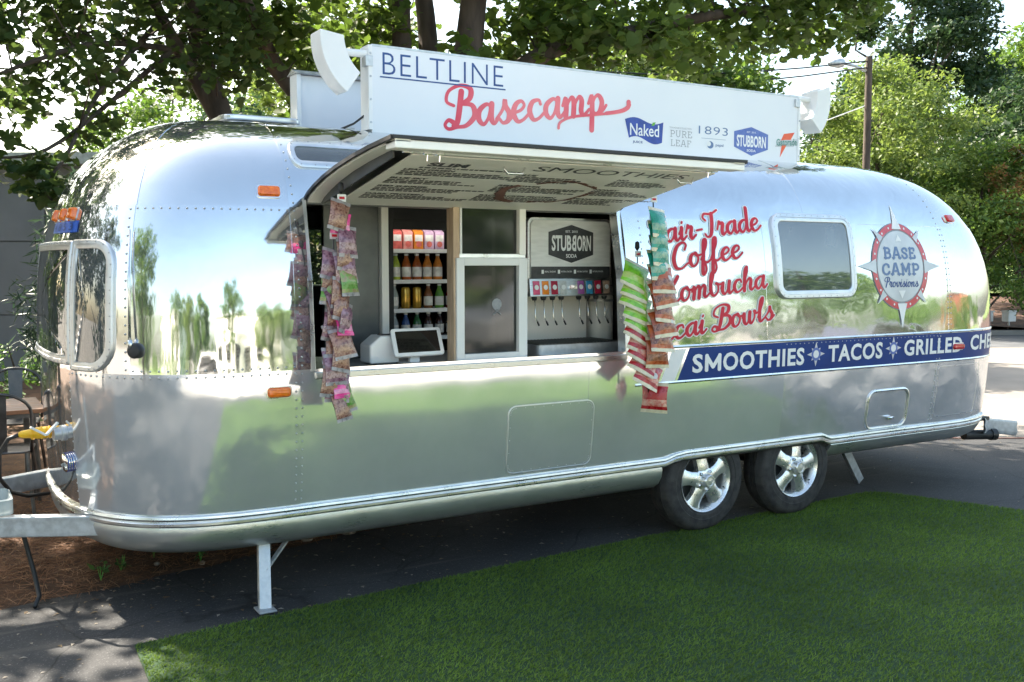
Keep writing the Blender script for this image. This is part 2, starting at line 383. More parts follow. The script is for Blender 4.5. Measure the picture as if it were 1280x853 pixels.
GL = {  # script hand: strokes through points, x-height 1
 'a': (1.12, [[(.80, .84), (.55, 1.0), (.16, .72), (.10, .28), (.34, .0), (.62, .30), (.80, .92)], [(.84, 1.0), (.78, .32), (.92, .0), (1.20, .26)]]),
 'b': (1.06, [[(.0, .5), (.30, 1.5), (.34, 2.0), (.14, 1.7), (.10, .5), (.36, .0), (.74, .28), (.76, .76), (.60, .98)], [(.60, .98), (.86, .86), (1.1, .9)]]),
 'c': (.92, [[(.72, .78), (.62, 1.0), (.26, .92), (.08, .48), (.26, .02), (.58, .04), (.94, .34)]]),
 'd': (1.14, [[(.80, .84), (.55, 1.0), (.16, .72), (.10, .28), (.34, .0), (.62, .30), (.88, 1.3), (.94, 2.0)], [(.94, 2.0), (.82, .8), (.80, .28), (.94, .0), (1.22, .26)]]),
 'e': (.92, [[(.10, .44), (.50, .56), (.70, .80), (.54, 1.02), (.24, .88), (.08, .44), (.28, .0), (.60, .04), (.96, .34)]]),
 'f': (.86, [[(.0, .4), (.46, 1.4), (.52, 1.95), (.32, 1.9), (.22, 1.0), (.10, -.6), (.22, -.85), (.40, -.5), (.34, .0), (.26, .16)], [(.26, .16), (.55, .10), (.92, .36)]]),
 'h': (1.10, [[(.0, .5), (.34, 1.5), (.36, 2.0), (.18, 1.7), (.12, .8), (.10, .0)], [(.10, .0), (.26, .62), (.56, 1.0), (.72, .78), (.66, .24), (.80, .0), (1.14, .28)]]),
 'i': (.60, [[(.0, .5), (.26, 1.0)], [(.26, 1.0), (.18, .30), (.30, .0), (.64, .28)], [(.30, 1.36), (.34, 1.46)]]),
 'l': (.66, [[(.0, .4), (.40, 1.5), (.44, 2.0), (.24, 1.7), (.14, .6), (.24, .0), (.70, .30)]]),
 'm': (1.56, [[(-.02, .6), (.16, .98), (.20, .6), (.14, .0)], [(.14, .0), (.28, .66), (.54, 1.0), (.66, .72), (.60, .0)], [(.60, .0), (.74, .66), (1.0, 1.0), (1.14, .76), (1.08, .24), (1.22, .0), (1.58, .28)]]),
 'n': (1.12, [[(-.02, .6), (.16, .98), (.20, .6), (.14, .0)], [(.14, .0), (.28, .66), (.56, 1.0), (.70, .76), (.64, .24), (.80, .0), (1.14, .28)]]),
 'o': (1.0, [[(.54, 1.0), (.22, .90), (.08, .44), (.28, .0), (.62, .14), (.76, .60), (.54, 1.0)], [(.54, 1.0), (.72, .78), (1.04, .82)]]),
 'p': (1.06, [[(-.02, .6), (.20, 1.0), (.20, .3), (.12, -.85)], [(.16, .2), (.34, .82), (.62, 1.0), (.82, .62), (.66, .12), (.40, .02), (.22, .2)], [(.7, .1), (.86, .16), (1.08, .42)]]),
 'r': (.80, [[(-.02, .5), (.20, 1.12), (.24, .96)], [(.24, .96), (.52, .96), (.40, .40), (.48, .0), (.84, .28)]]),
 's': (.82, [[(-.06, .2), (.30, .66), (.44, 1.14), (.46, .84), (.66, .46), (.58, .08), (.30, -.02), (.14, .16)], [(.5, .04), (.66, .1), (.86, .3)]]),
 'u': (1.12, [[(-.02, .5), (.16, 1.0), (.10, .32), (.30, .0), (.58, .30), (.74, 1.0)], [(.74, 1.0), (.68, .30), (.82, .0), (1.14, .28)]]),
 'v': (.98, [[(-.02, .6), (.14, .98), (.18, .4), (.34, .0), (.66, .40), (.66, .98)], [(.66, .98), (.8, .8), (1.02, .84)]]),
 'w': (1.40, [[(-.02, .6), (.14, .98), (.14, .3), (.34, .0), (.58, .36), (.66, .98)], [(.66, .98), (.62, .3), (.80, .0), (1.06, .40), (1.08, .98)], [(1.08, .98), (1.2, .8), (1.44, .84)]]),
 '-': (.74, [[(.14, .62), (.60, .66)]]),
 ' ': (.6, []),
 'A': (1.70, [[(-.1, .1), (.2, .0), (.62, .7), (1.20, 2.0)], [(1.20, 2.0), (1.18, .9), (1.24, .2), (1.4, .0), (1.70, .26)], [(.42, .62), (1.3, .72)]]),
 'B': (1.62, [[(.42, 1.06), (.06, 1.30), (.20, 1.80), (.80, 2.04), (1.34, 1.84), (1.28, 1.36), (.82, 1.12)], [(.82, 1.12), (1.40, 1.0), (1.50, .46), (1.04, .02), (.52, -.02), (.10, -.08), (-.08, .14), (.12, .36), (.40, .20)], [(.86, 1.74), (.72, .9), (.56, .2), (.36, .06)]]),
 'C': (1.36, [[(1.02, 1.44), (1.16, 1.80), (.90, 2.04), (.40, 1.76), (.10, .90), (.26, .12), (.72, -.02), (1.16, .26), (1.4, .34)]]),
 'F': (1.30, [[(.06, 1.40), (.10, 1.82), (.60, 1.92), (1.36, 2.06)], [(.78, 1.9), (.68, .9), (.52, .1), (.22, -.04), (.04, .22)], [(.36, .98), (1.04, 1.06)]]),
 'K': (1.56, [[(.10, 1.60), (.40, 2.0), (.52, 1.9), (.40, .7), (.26, -.02)], [(1.30, 2.0), (.86, 1.3), (.44, .98)], [(.44, .98), (.84, .8), (1.02, .2), (1.24, .0), (1.58, .28)]]),
 'P': (1.36, [[(.36, 1.10), (.06, 1.36), (.20, 1.84), (.76, 2.04), (1.26, 1.78), (1.14, 1.22), (.70, .96)], [(.80, 1.8), (.66, .8), (.50, -.04)]]),
 'T': (1.24, [[(.26, 1.34), (.06, 1.62), (.24, 1.90), (.80, 1.84), (1.40, 2.10)], [(.86, 1.86), (.78, .9), (.60, .1), (.28, -.02), (.12, .24)]]),
}
def _spline(P, n=7):
    out = []
    for i in range(len(P) - 1):
        p0 = P[max(i - 1, 0)]; p1 = P[i]; p2 = P[i + 1]; p3 = P[min(i + 2, len(P) - 1)]
        for k in range(n):
            t = k / n
            out.append(tuple(.5 * (2 * p1[j] + (p2[j] - p0[j]) * t + (2 * p0[j] - 5 * p1[j] + 4 * p2[j] - p3[j]) * t * t + (3 * p1[j] - p0[j] - 3 * p2[j] + p3[j]) * t ** 3) for j in range(2)))
    out.append(P[-1])
    return out
def stroke(P, thin, thick, V, F, slant=0.0, n=7, z0=0.0):
    """one pen stroke as a ribbon with round ends; thick where the pen moves down"""
    S = [(x + slant * y, y) for x, y in _spline(P, n)]
    W = []
    for i in range(len(S)):
        a, b = S[max(i - 1, 0)], S[min(i + 1, len(S) - 1)]
        dx, dy = b[0] - a[0], b[1] - a[1]; L = math.hypot(dx, dy) or 1e-6
        W.append((thin + (thick - thin) * max(0.0, -dy / L) ** .8, dx / L, dy / L))
    ws = [sum(W[min(max(i + k, 0), len(W) - 1)][0] for k in range(-4, 5)) / 9 for i in range(len(W))]
    b0 = len(V)
    for i, (x, y) in enumerate(S):
        h = ws[i] / 2; dx, dy = W[i][1], W[i][2]; z = z0 + i * .012
        V.append((x - dy * h, y + dx * h, z)); V.append((x + dy * h, y - dx * h, z))
    for i in range(len(S) - 1): F.append((b0 + 2 * i, b0 + 2 * i + 1, b0 + 2 * i + 3, b0 + 2 * i + 2))
    for e, sgn in ((0, -1), (len(S) - 1, 1)):
        h = ws[e] / 2; dx, dy = W[e][1] * sgn, W[e][2] * sgn; x, y = S[e]; z = z0 + e * .012
        c = len(V)
        for k in range(7):
            t = math.pi * (k / 6 - .5)
            V.append((x + h * (dx * math.cos(t) - dy * math.sin(t)), y + h * (dy * math.cos(t) + dx * math.sin(t)), z))
        F.append(tuple(range(c, c + 7)))
def script2d(s, thin=.13, thick=.27, slant=.28, extra=None, grow=0.0):
    """brush script lettering; third coordinate is a tiny lift so that crossing strokes never share a plane"""
    V, F, x, k = [], [], 0.0, 0
    for ch in s:
        adv, st = GL[ch]
        for P in st:
            stroke([(px + x, py) for px, py in P], thin + grow, thick + grow, V, F, slant, z0=(k % 9) * 1.0); k += 1
        x += adv
    for P in (extra or []):
        stroke(P, thin + grow, thick + grow, V, F, 0, z0=(k % 9) * 1.0); k += 1
    return V, F, x
SLAB = {  # slab-serif capitals: (width, list of straight/curved strokes, serif bars)
 'B': (.82, [[(.2, 0), (.2, 1)], [(.2, .93), (.5, .93), (.64, .74), (.5, .53), (.2, .53)], [(.2, .53), (.54, .53), (.70, .28), (.54, .07), (.2, .07)]], [(.02, .2, 0), (.02, .2, 1)]),
 'A': (.94, [[(.14, 0), (.42, 1)], [(.80, 0), (.52, 1)], [(.24, .34), (.70, .34)]], [(-.02, .32, 0), (.62, .96, 0), (.3, .56, 1)]),
 'S': (.74, [[(.62, .72), (.56, .90), (.34, .94), (.14, .80), (.22, .58), (.50, .44), (.62, .24), (.48, .06), (.24, .06), (.10, .28)]], []),
 'E': (.76, [[(.2, 0), (.2, 1)], [(.2, .93), (.62, .93), (.62, .74)], [(.2, .52), (.48, .52)], [(.2, .07), (.66, .07), (.66, .28)]], [(.02, .2, 0), (.02, .2, 1)]),
 'C': (.80, [[(.66, .70), (.60, .88), (.36, .94), (.14, .74), (.12, .30), (.34, .06), (.58, .10), (.70, .28)]], []),
 'M': (1.08, [[(.2, 0), (.2, 1)], [(.2, .98), (.52, .3)], [(.52, .3), (.84, .98)], [(.86, 0), (.86, 1)]], [(.02, .36, 0), (.02, .2, 1), (.70, 1.04, 0), (.86, 1.04, 1)]),
 'P': (.78, [[(.2, 0), (.2, 1)], [(.2, .93), (.54, .93), (.70, .70), (.54, .46), (.2, .46)]], [(.02, .40, 0), (.02, .2, 1)]),
 'U': (.86, [[(.18, 1), (.18, .3), (.40, .05), (.64, .28), (.66, 1)]], [(.04, .32, 1), (.54, .78, 1)]),
 'R': (.84, [[(.2, 0), (.2, 1)], [(.2, .93), (.54, .93), (.68, .72), (.52, .50), (.2, .50)], [(.44, .5), (.74, .0)]], [(.04, .36, 0), (.04, .2, 1)]),
 'L': (.72, [[(.2, 0), (.2, 1)], [(.2, .05), (.62, .05), (.64, .28)]], [(.04, .2, 0), (.04, .36, 1)]),
 'F': (.72, [[(.2, 0), (.2, 1)], [(.2, .95), (.64, .95), (.64, .74)], [(.2, .52), (.48, .52)]], [(.04, .36, 0), (.04, .2, 1)]),
}
def slab2d(s, w=.18, sw=.14, gap=.04):
    V, F, x, k = [], [], 0.0, 0
    for ch in s:
        adv, st, ser = SLAB[ch]
        for P in st:
            stroke([(px + x, py) for px, py in P], w, w, V, F, 0, 5 if len(P) > 2 else 1, z0=(k % 7) * .6); k += 1
        for x0, x1, y in ser:
            y0 = 0 if y == 0 else 1 - sw; c = len(V); z = 7 + k * .05; k += 1
            V += [(x + x0, y0, z), (x + x1, y0, z), (x + x1, y0 + sw, z), (x + x0, y0 + sw, z)]; F.append((c, c + 1, c + 2, c + 3))
        x += adv + gap
    return norm2d(V, F)
def put2d(mb, vf, fn, u0, v0, w, h, mi=0, rot=0.0, lift=0.0, lz=0.00004):
    """place normalised lettering in a box at (u0, v0) of size w x h on fn(u, v, off)"""
    vs, fs = vf[0], vf[1]; c, s = math.cos(rot), math.sin(rot); out = []
    for p in vs:
        x, y = p[0] * w, p[1] * h; z = lift + (p[2] * lz if len(p) > 2 else 0)
        out.append(fn(u0 + x * c - y * s, v0 + x * s + y * c, z))
    return mb.add(out, fs, mi)
# ---- trailer shell: one parametric surface, addressed by (a, z) ----
XF, AXF, NF = -3.846, 1.072, 2.873
XR, AXR, NR = 3.464, 1.212, 3.472
BW, ZT, ZB, ZR = 1.22, 2.589, 1.256, 0.52
MS, MF, MR, KS, KE = 3.6, 3.012, 2.11, 0.05, 0.025
XS0, XS1 = XF + AXF, XR - AXR - 0.419
def _plan():
    pts = []
    n = 400
    for i in range(n + 1):                       # nose centre -> near side
        th = i / n * math.pi / 2
        c, s = max(0, math.cos(th)), max(0, math.sin(th))
        pts.append((XF + AXF - AXF * c ** (2 / NF), -BW * s ** (2 / NF)))
    m = 120
    x0, x1 = XF + AXF, XR - AXR
    for i in range(1, m):
        pts.append((x0 + (x1 - x0) * i / m, -BW))
    for i in range(n + 1):                       # near side -> tail centre
        th = (1 - i / n) * math.pi / 2
        c, s = max(0, math.cos(th)), max(0, math.sin(th))
        pts.append((XR - AXR + AXR * c ** (2 / NR), -BW * s ** (2 / NR)))
    acc, out, k0 = 0.0, [], None
    for i, p in enumerate(pts):
        if i: acc += math.dist(p, pts[i - 1])
        out.append(acc)
        if i == n: k0 = acc                      # here a == x
    return pts, [v - k0 + x0 for v in out]
PLAN, PLANA = _plan()
A0, A1 = PLANA[0], PLANA[-1]
def plan_at(a):
    if a <= A0: return PLAN[0]
    if a >= A1: return PLAN[-1]
    lo, hi = 0, len(PLANA) - 1
    while hi - lo > 1:
        mid = (lo + hi) // 2
        if PLANA[mid] <= a: lo = mid
        else: hi = mid
    f = (a - PLANA[lo]) / (PLANA[hi] - PLANA[lo])
    p, q = PLAN[lo], PLAN[hi]
    return (p[0] + (q[0] - p[0]) * f, p[1] + (q[1] - p[1]) * f)
def _raw(a, z):
    if a < A0: p = _raw(2 * A0 - a, z); return (p[0], -p[1], p[2])
    if a > A1: p = _raw(2 * A1 - a, z); return (p[0], -p[1], p[2])
    X, Y = plan_at(a)
    cx = min(max(X, XS0), XS1)
    d = math.hypot(X - cx, Y)
    w = abs(X - cx) / d if d else 0
    if z >= ZB:
        m = MS + ((MF if X < 0 else MR) - MS) * w * w
        h = min(1, (z - ZB) / (ZT - ZB))
        t = 1 - max(0, 1 - h ** m) ** (1 / m)
        t += .050 * h * (1 - h ** 4) * (1 - w * w) * (1 - t)
    else:
        q = (ZB - z) / (ZB - ZR)
        t = (KS + (KE - KS) * w * w) * q * q
    return (X + (cx - X) * t, Y * (1 - t), z)
def sh(a, z, off=0.0):
    p = _raw(a, z)
    if off == 0: return p
    e = 0.004
    p1, p0 = _raw(a + e, z), _raw(a - e, z)
    q1, q0 = _raw(a, min(z + e, ZT - .0005)), _raw(a, z - e)
    u = [p1[i] - p0[i] for i in range(3)]; v = [q1[i] - q0[i] for i in range(3)]
    n = (u[1] * v[2] - u[2] * v[1], u[2] * v[0] - u[0] * v[2], u[0] * v[1] - u[1] * v[0])
    L = math.sqrt(sum(c * c for c in n)) or 1
    return tuple(p[i] + n[i] / L * off for i in range(3))
# ================================================================== ground
F_, RT = Vector((.5140, .8577)), Vector((.8577, -.5140))   # axes of the street beyond the lot
def lot(d, r): return (-4.416 + F_.x * d + RT.x * r, -6.004 + F_.y * d + RT.y * r)
M['concrete'] = pmat('pale_concrete', (.235, .212, .188), (.19, .172, .152), 1.3, rough=.85, bump=.15, bscale=30, detail=8)
def asphalt_mat():
    m, nt, b = _nodes('asphalt')
    N, L = nt.nodes.new, nt.links.new
    tc = N('ShaderNodeTexCoord')
    n1 = N('ShaderNodeTexNoise'); n1.inputs['Scale'].default_value = .9; n1.inputs['Detail'].default_value = 7; n1.inputs['Distortion'].default_value = .6; L(tc.outputs['Object'], n1.inputs['Vector'])
    r1 = N('ShaderNodeValToRGB'); r1.color_ramp.elements[0].position = .35; r1.color_ramp.elements[1].position = .7
    r1.color_ramp.elements[0].color = (.020, .021, .024, 1); r1.color_ramp.elements[1].color = (.052, .051, .051, 1); L(n1.outputs['Fac'], r1.inputs['Fac'])
    n2 = N('ShaderNodeTexNoise'); n2.inputs['Scale'].default_value = 110; n2.inputs['Detail'].default_value = 2; L(tc.outputs['Object'], n2.inputs['Vector'])
    r2 = N('ShaderNodeValToRGB'); r2.color_ramp.elements[0].position = .60; r2.color_ramp.elements[1].position = .74
    r2.color_ramp.elements[0].color = (0, 0, 0, 1); r2.color_ramp.elements[1].color = (.13, .125, .12, 1); L(n2.outputs['Fac'], r2.inputs['Fac'])
    ad = N('ShaderNodeMix'); ad.data_type = 'RGBA'; ad.blend_type = 'ADD'; ad.inputs['Factor'].default_value = .75
    L(r1.outputs['Color'], ad.inputs['A']); L(r2.outputs['Color'], ad.inputs['B'])
    mp = N('ShaderNodeMapping'); mp.inputs['Rotation'].default_value = (0, 0, R_(-8)); mp.inputs['Scale'].default_value = (.35, 5, 1); L(tc.outputs['Object'], mp.inputs['Vector'])
    n3 = N('ShaderNodeTexNoise'); n3.inputs['Scale'].default_value = 1.6; n3.inputs['Detail'].default_value = 6; L(mp.outputs['Vector'], n3.inputs['Vector'])
    r3 = N('ShaderNodeValToRGB'); r3.color_ramp.elements[0].position = .60; r3.color_ramp.elements[1].position = .72
    r3.color_ramp.elements[0].color = (0, 0, 0, 1); r3.color_ramp.elements[1].color = (1, 1, 1, 1); L(n3.outputs['Fac'], r3.inputs['Fac'])
    mx = N('ShaderNodeMix'); mx.data_type = 'RGBA'; L(r3.outputs['Color'], mx.inputs['Factor']); L(ad.outputs['Result'], mx.inputs['A']); mx.inputs['B'].default_value = (.085, .078, .070, 1)
    dn = N('ShaderNodeTexNoise'); dn.inputs['Scale'].default_value = 2.5; dn.inputs['Detail'].default_value = 4; L(tc.outputs['Object'], dn.inputs['Vector'])
    dm_ = N('ShaderNodeMix'); dm_.data_type = 'RGBA'; dm_.inputs['Factor'].default_value = .16; L(tc.outputs['Object'], dm_.inputs['A']); L(dn.outputs['Color'], dm_.inputs['B'])
    vo = N('ShaderNodeTexVoronoi'); vo.feature = 'DISTANCE_TO_EDGE'; vo.inputs['Scale'].default_value = .9; L(dm_.outputs['Result'], vo.inputs['Vector'])
    r4 = N('ShaderNodeValToRGB'); r4.color_ramp.elements[0].position = .001; r4.color_ramp.elements[1].position = .005
    r4.color_ramp.elements[0].color = (1, 1, 1, 1); r4.color_ramp.elements[1].color = (0, 0, 0, 1); L(vo.outputs['Distance'], r4.inputs['Fac'])
    m4 = N('ShaderNodeMix'); m4.data_type = 'RGBA'; L(r4.outputs['Color'], m4.inputs['Factor']); L(mx.outputs['Result'], m4.inputs['A']); m4.inputs['B'].default_value = (.010, .010, .011, 1)
    L(m4.outputs['Result'], b.inputs['Base Color'])
    b.inputs['Roughness'].default_value = .82
    bp = N('ShaderNodeBump'); bp.inputs['Strength'].default_value = .5; bp.inputs['Distance'].default_value = .006; L(n2.outputs['Fac'], bp.inputs['Height'])
    b2 = N('ShaderNodeBump'); b2.inputs['Strength'].default_value = .5; b2.inputs['Distance'].default_value = .05; L(n1.outputs['Fac'], b2.inputs['Height']); L(bp.outputs['Normal'], b2.inputs['Normal'])
    L(b2.outputs['Normal'], b.inputs['Normal'])
    return m
M['asphalt'] = asphalt_mat()
M['road'] = pmat('road_asphalt', (.10, .105, .115), (.07, .074, .08), 2, rough=.8, bump=.2, bscale=80)
M['soil'] = pmat('straw_soil', (.15, .080, .045), (.065, .036, .022), 5, rough=.95, bump=.6, bscale=25, detail=8)
M['mulch'] = pmat('mulch_slope', (.12, .062, .042), (.05, .028, .02), 2.4, rough=.95, bump=.5, bscale=20, detail=8)
M['turfbase'] = pmat('turf_backing', (.016, .052, .012), (.010, .034, .008), 40, rough=.9)
M['lawn'] = pmat('dry_lawn', (.20, .26, .07), (.11, .17, .04), 1.5, rough=.9, bump=.4, bscale=40)
def sheet(name, poly, z, mat, cells=None):
    b = MB(); b.add([(x, y, z) for x, y in poly], [tuple(range(len(poly)))]); o = b.build(name, mat); return tag(o, kind='structure')
sheet('ground', [(-420, -420), (420, -420), (420, 420), (-420, 420)], 0, 'concrete')
# asphalt pad: a gently uneven sheet
def uneven(name, poly, z, mat, step, amp, edge=None):
    xs_ = [p[0] for p in poly]; ys_ = [p[1] for p in poly]
    def inside(x, y):
        c = False; n = len(poly); j = n - 1
        for i in range(n):
            (xi, yi), (xj, yj) = poly[i], poly[j]
            if (yi > y) != (yj > y) and x < (xj - xi) * (y - yi) / (yj - yi) + xi: c = not c
            j = i
        return c
    return inside
drive = [(-16, -7.6), (15, -7.6), (15, -5.65), (5.03, .16), (2.6, 1.3), (-16, 1.3)]  # right edge set on the shadow line: asphalt and shade in one dark sheet
M['forecourt'] = pmat('pale_forecourt', (.55, .52, .48), (.45, .43, .40), 1.1, rough=.85, bump=.15, bscale=30, detail=8)  # ground out of view, kept paler than the other concrete to bounce light
sheet('forecourt', [(-60, -14.3), (60, -14.3), (60, -7.3), (-60, -7.3)], .002, 'forecourt')
sheet('asphalt_drive', drive, .004, 'asphalt')
sheet('street', [lot(21.0, -30), lot(21.0, 60), lot(24.6, 60), lot(24.6, -30)], .004, 'road')
sheet('back_street', [(-60, -21), (60, -21), (60, -14.5), (-60, -14.5)], .004, 'road')
b = MB(); b.box(-60, 60, -14.5, -14.3, 0, .12); tag(b.build('kerb', 'concrete'), kind='structure')
b = MB(); q = [lot(24.6, -40), lot(24.6, 70), lot(24.8, 70), lot(24.8, -40)]; b.prism(q, lambda u, v, d: (u, v, d), 0, .12); tag(b.build('kerb', 'concrete'), kind='structure')
rows = []
for d, z in ((24.8, .11), (26.5, .14), (29, .40), (32, .75), (36, 1.0), (44, 1.25), (60, 1.5)): rows.append([lot(d, r) + (z + .12 * math.sin(r * .7 + d),) for r in range(-40, 72, 4)])
b = MB(); b.grid(rows); tag(b.build('embankment', 'mulch', smooth=True), kind='structure')
rows = [[lot(d, r) + (z + .12 * math.sin(r * .7 + d),) for r in range(-40, 72, 4)] for d, z in ((32.5, .86), (36, 1.09), (44, 1.34), (60, 1.6), (110, 2.2))]
b = MB(); b.grid(rows); tag(b.build('lawn', 'lawn', smooth=True), kind='structure')
sheet('lawn', [(-80, -60), (80, -60), (80, -22.5), (-80, -22.5)], .006, 'lawn')

# planting bed under and behind the trailer
edge = [(-16, -.75), (-6.0, -.55), (-4.9, -.42), (-4.135, -.365), (-3.67, -.32), (-3.12, -.20), (-2.61, -.08), (-1.65, .12), (-.6, .36), (.1, .52), (1.2, .80), (2.3, 1.25)]
def edge_y(x):
    for (x0, y0), (x1, y1) in zip(edge, edge[1:]):
        if x0 <= x <= x1: return y0 + (y1 - y0) * (x - x0) / (x1 - x0)
    return edge[-1][1]
def bed_z(x, y):
    t = y - edge_y(x); k = min(max(t / .35, 0), 1)
    return .006 + .075 * k * k * (3 - 2 * k) + .020 * k * math.sin(x * 3.1 + y * 1.7) * math.sin(y * 2.3 - x)
b = MB(); rows = []
for j in range(34):
    d = (j / 33) ** 2 * 12
    rows.append([(x, edge_y(x) + .025 * math.sin(x * 11) * (j == 0) + d, bed_z(x, edge_y(x) + d)) for x in [-12 + .14 * i for i in range(103)]])
b.grid(rows); tag(b.build('planting_bed', 'soil', smooth=True), kind='structure')
# pine straw: thin bent needles lying on the bed
N_ = 42000
sx = RNG.uniform(-5.6, 1.6, N_); ey = np.interp(sx, [p[0] for p in edge], [p[1] for p in edge]); sy_ = ey + RNG.gamma(1.5, .9, N_) - .05
th = RNG.uniform(0, 2 * np.pi, N_); L_ = RNG.uniform(.05, .13, N_); w_s = .0013
zz = np.array([bed_z(x, y) for x, y in zip(sx, sy_)]) + RNG.uniform(.002, .03, N_)
dx, dy = np.cos(th) * L_, np.sin(th) * L_; px_, py_ = -np.sin(th) * w_s, np.cos(th) * w_s; bend = RNG.uniform(-.02, .02, N_); tz = RNG.uniform(-.012, .016, N_)
V = np.zeros((N_, 6, 3))
for k, (t, bz) in enumerate(((-.5, 0), (0, 1), (.5, 0))):
    cx_ = sx + dx * t - np.sin(th) * bend * (1 - bz); cy_ = sy_ + dy * t + np.cos(th) * bend * (1 - bz); cz = zz + tz * t * 2 + .006 * bz
    V[:, 2 * k] = np.stack([cx_ + px_, cy_ + py_, cz + .001], 1); V[:, 2 * k + 1] = np.stack([cx_ - px_, cy_ - py_, cz], 1)
base = np.arange(N_)[:, None] * 6
Fs = np.concatenate([base + np.array([0, 1, 3, 2]), base + np.array([2, 3, 5, 4])], 1).ravel()
M['needle'] = leaf_mat('pine_needles', [(.15, .068, .033), (.25, .125, .06), (.34, .19, .095), (.19, .09, .045)], .15, .7)
tag(np_mesh('pine_straw', V.reshape(-1, 3), Fs, 4, 'needle'), 'brown pine straw scattered over the bed under the trailer', 'pine straw', kind='stuff')
# stones along the edge
M['stone'] = pmat('stone', (.30, .25, .20), (.18, .15, .12), 14, rough=.9, bump=.4, bscale=50)
def blob(name, x, y, z, r, mat, seed, sq=.65):
    rg = random.Random(seed); b = MB(); rows = []
    for i in range(6):
        ph = math.pi * i / 5; rows.append([(x + r * math.sin(ph) * math.cos(t) * rg.uniform(.8, 1.15), y + r * math.sin(ph) * math.sin(t) * rg.uniform(.8, 1.15), z + r * sq * math.cos(ph)) for t in [k * math.pi / 4 for k in range(8)]])
    b.grid(rows, closed=True); return b.build(name, mat, None, smooth=True)
st_ = [(-2.62, -.02, .035), (-2.35, .03, .045), (-2.2, .10, .030), (-2.05, .06, .055), (-1.9, .14, .032), (-3.05, -.14, .022), (-2.9, .02, .03), (-1.45, .22, .03), (-.75, .40, .028), (-2.48, .10, .028), (-1.70, .2, .04), (-3.30, -.10, .02)]
for i, (x, y, r) in enumerate(st_):
    tag(blob('stone', x, y, bed_z(x, y) + r * .3, r, 'stone', i), ('pale rounded stone on the edge of the straw bed, number %s from the left' % ['one', 'two', 'three', 'four', 'five', 'six', 'seven', 'eight', 'nine', 'ten', 'eleven', 'twelve'][sorted(st_).index((x, y, r))]), 'stone', 'stones along the bed edge')
b = MB(); b.hexa([(-.10, .50, .03), (.14, .46, .03), (.18, .58, .03), (-.06, .62, .03), (-.08, .50, .11), (.12, .47, .11), (.15, .57, .11), (-.05, .61, .11)]); tag(b.build('concrete_block', 'concrete', None, bevel=.02), 'broken pale concrete chunk lying under the trailer', 'block')

# ================================================================== artificial turf mat
MAT = [(-3.63, -1.262), (-1.7, -1.115), (.6, -1.005), (1.70, -.945), (1.86, -.955), (1.96, -1.06), (2.34, -1.91), (4.45, -6.6), (-3.88, -6.9), (-3.68, -2.4)]
mt_ = MB(); mt_.prism(MAT[::-1], lambda u, v, d: (u, v, d), .0045, .016); mat_o = mt_.build('artificial_turf_mat', 'turfbase', None); tag(mat_o, 'large green artificial turf mat laid beside the trailer', 'turf mat')
ins = uneven('', MAT, 0, None, 0, 0)
def inside_np(x, y, poly):
    c = np.zeros(len(x), bool); n = len(poly); j = n - 1
    for i in range(n):
        (xi, yi), (xj, yj) = poly[i], poly[j]
        if yi != yj: c ^= ((yi > y) != (yj > y)) & (x < (xj - xi) * (y - yi) / (yj - yi) + xi)
        j = i
    return c
NB = 420000
gx = RNG.uniform(-3.9, 4.5, NB); gy = -.93 - (RNG.random(NB) ** 1.25) * 5.9
k = inside_np(gx, gy, MAT); gx, gy = gx[k], gy[k]; n = len(gx)
th = RNG.uniform(0, 2 * np.pi, n); lean = RNG.normal(0, .010, (n, 2)) + np.array([.006, -.004]); hh = RNG.uniform(.008, .018, n); ww = .0032
V = np.zeros((n, 3, 3))
V[:, 0] = np.stack([gx + np.cos(th) * ww, gy + np.sin(th) * ww, np.full(n, .015)], 1); V[:, 1] = np.stack([gx - np.cos(th) * ww, gy - np.sin(th) * ww, np.full(n, .015)], 1)
V[:, 2] = np.stack([gx + lean[:, 0], gy + lean[:, 1], .016 + hh], 1)
M['turf'] = leaf_mat('turf_blades', [(.070, .124, .014), (.106, .178, .026), (.138, .212, .044), (.082, .146, .020)], .25, .85, .28)
tag(np_mesh('turf_pile', V.reshape(-1, 3), np.arange(3 * n), 3, 'turf', mat_o), kind='stuff')
# ================================================================== the trailer
trailer = thing('food_trailer', 'long polished aluminium caravan food trailer with open serving hatch', 'trailer', (-.2, 0, 0))
OA0, OA1, OZ0, OZ1 = -2.735, -.712, 1.245, 2.125          # serving opening
FA = 2 * A0                                                # far side: a -> FA - a

def zlist(z0, z1):
    zs = [z0]
    k = 0
    if z1 <= ZB + .001:
        n = max(2, round((z1 - z0) / .07)); return [z0 + (z1 - z0) * i / n for i in range(n + 1)]
    ph = 0
    while ph < 90:
        ph += 2.5 if ph > 40 else 5
        z = ZB + (ZT - ZB) * math.sin(R_(min(ph, 90))) ** (2 / 3)
        if z0 + .012 < z < z1 - .006: zs.append(z)
    for e in range(1, 5):                                  # crowd rows near the ridge
        ph = 88 + e * .5
        z = ZB + (ZT - ZB) * math.sin(R_(min(ph, 90))) ** (2 / 3)
        if z1 > ZT - .001 and z < z1 - .00002: zs.append(z)
    zs.append(z1)
    return sorted(set(zs))
def alist(a0, a1):
    out, a = [a0], a0
    while a < a1 - .0001:
        b = a if a >= A0 else 2 * A0 - a
        st = .05 if (b < -2.5 or b > 1.6) else .09
        a = min(a + st, a1)
        if a1 - a < .02: a = a1
        out.append(a)
    return out
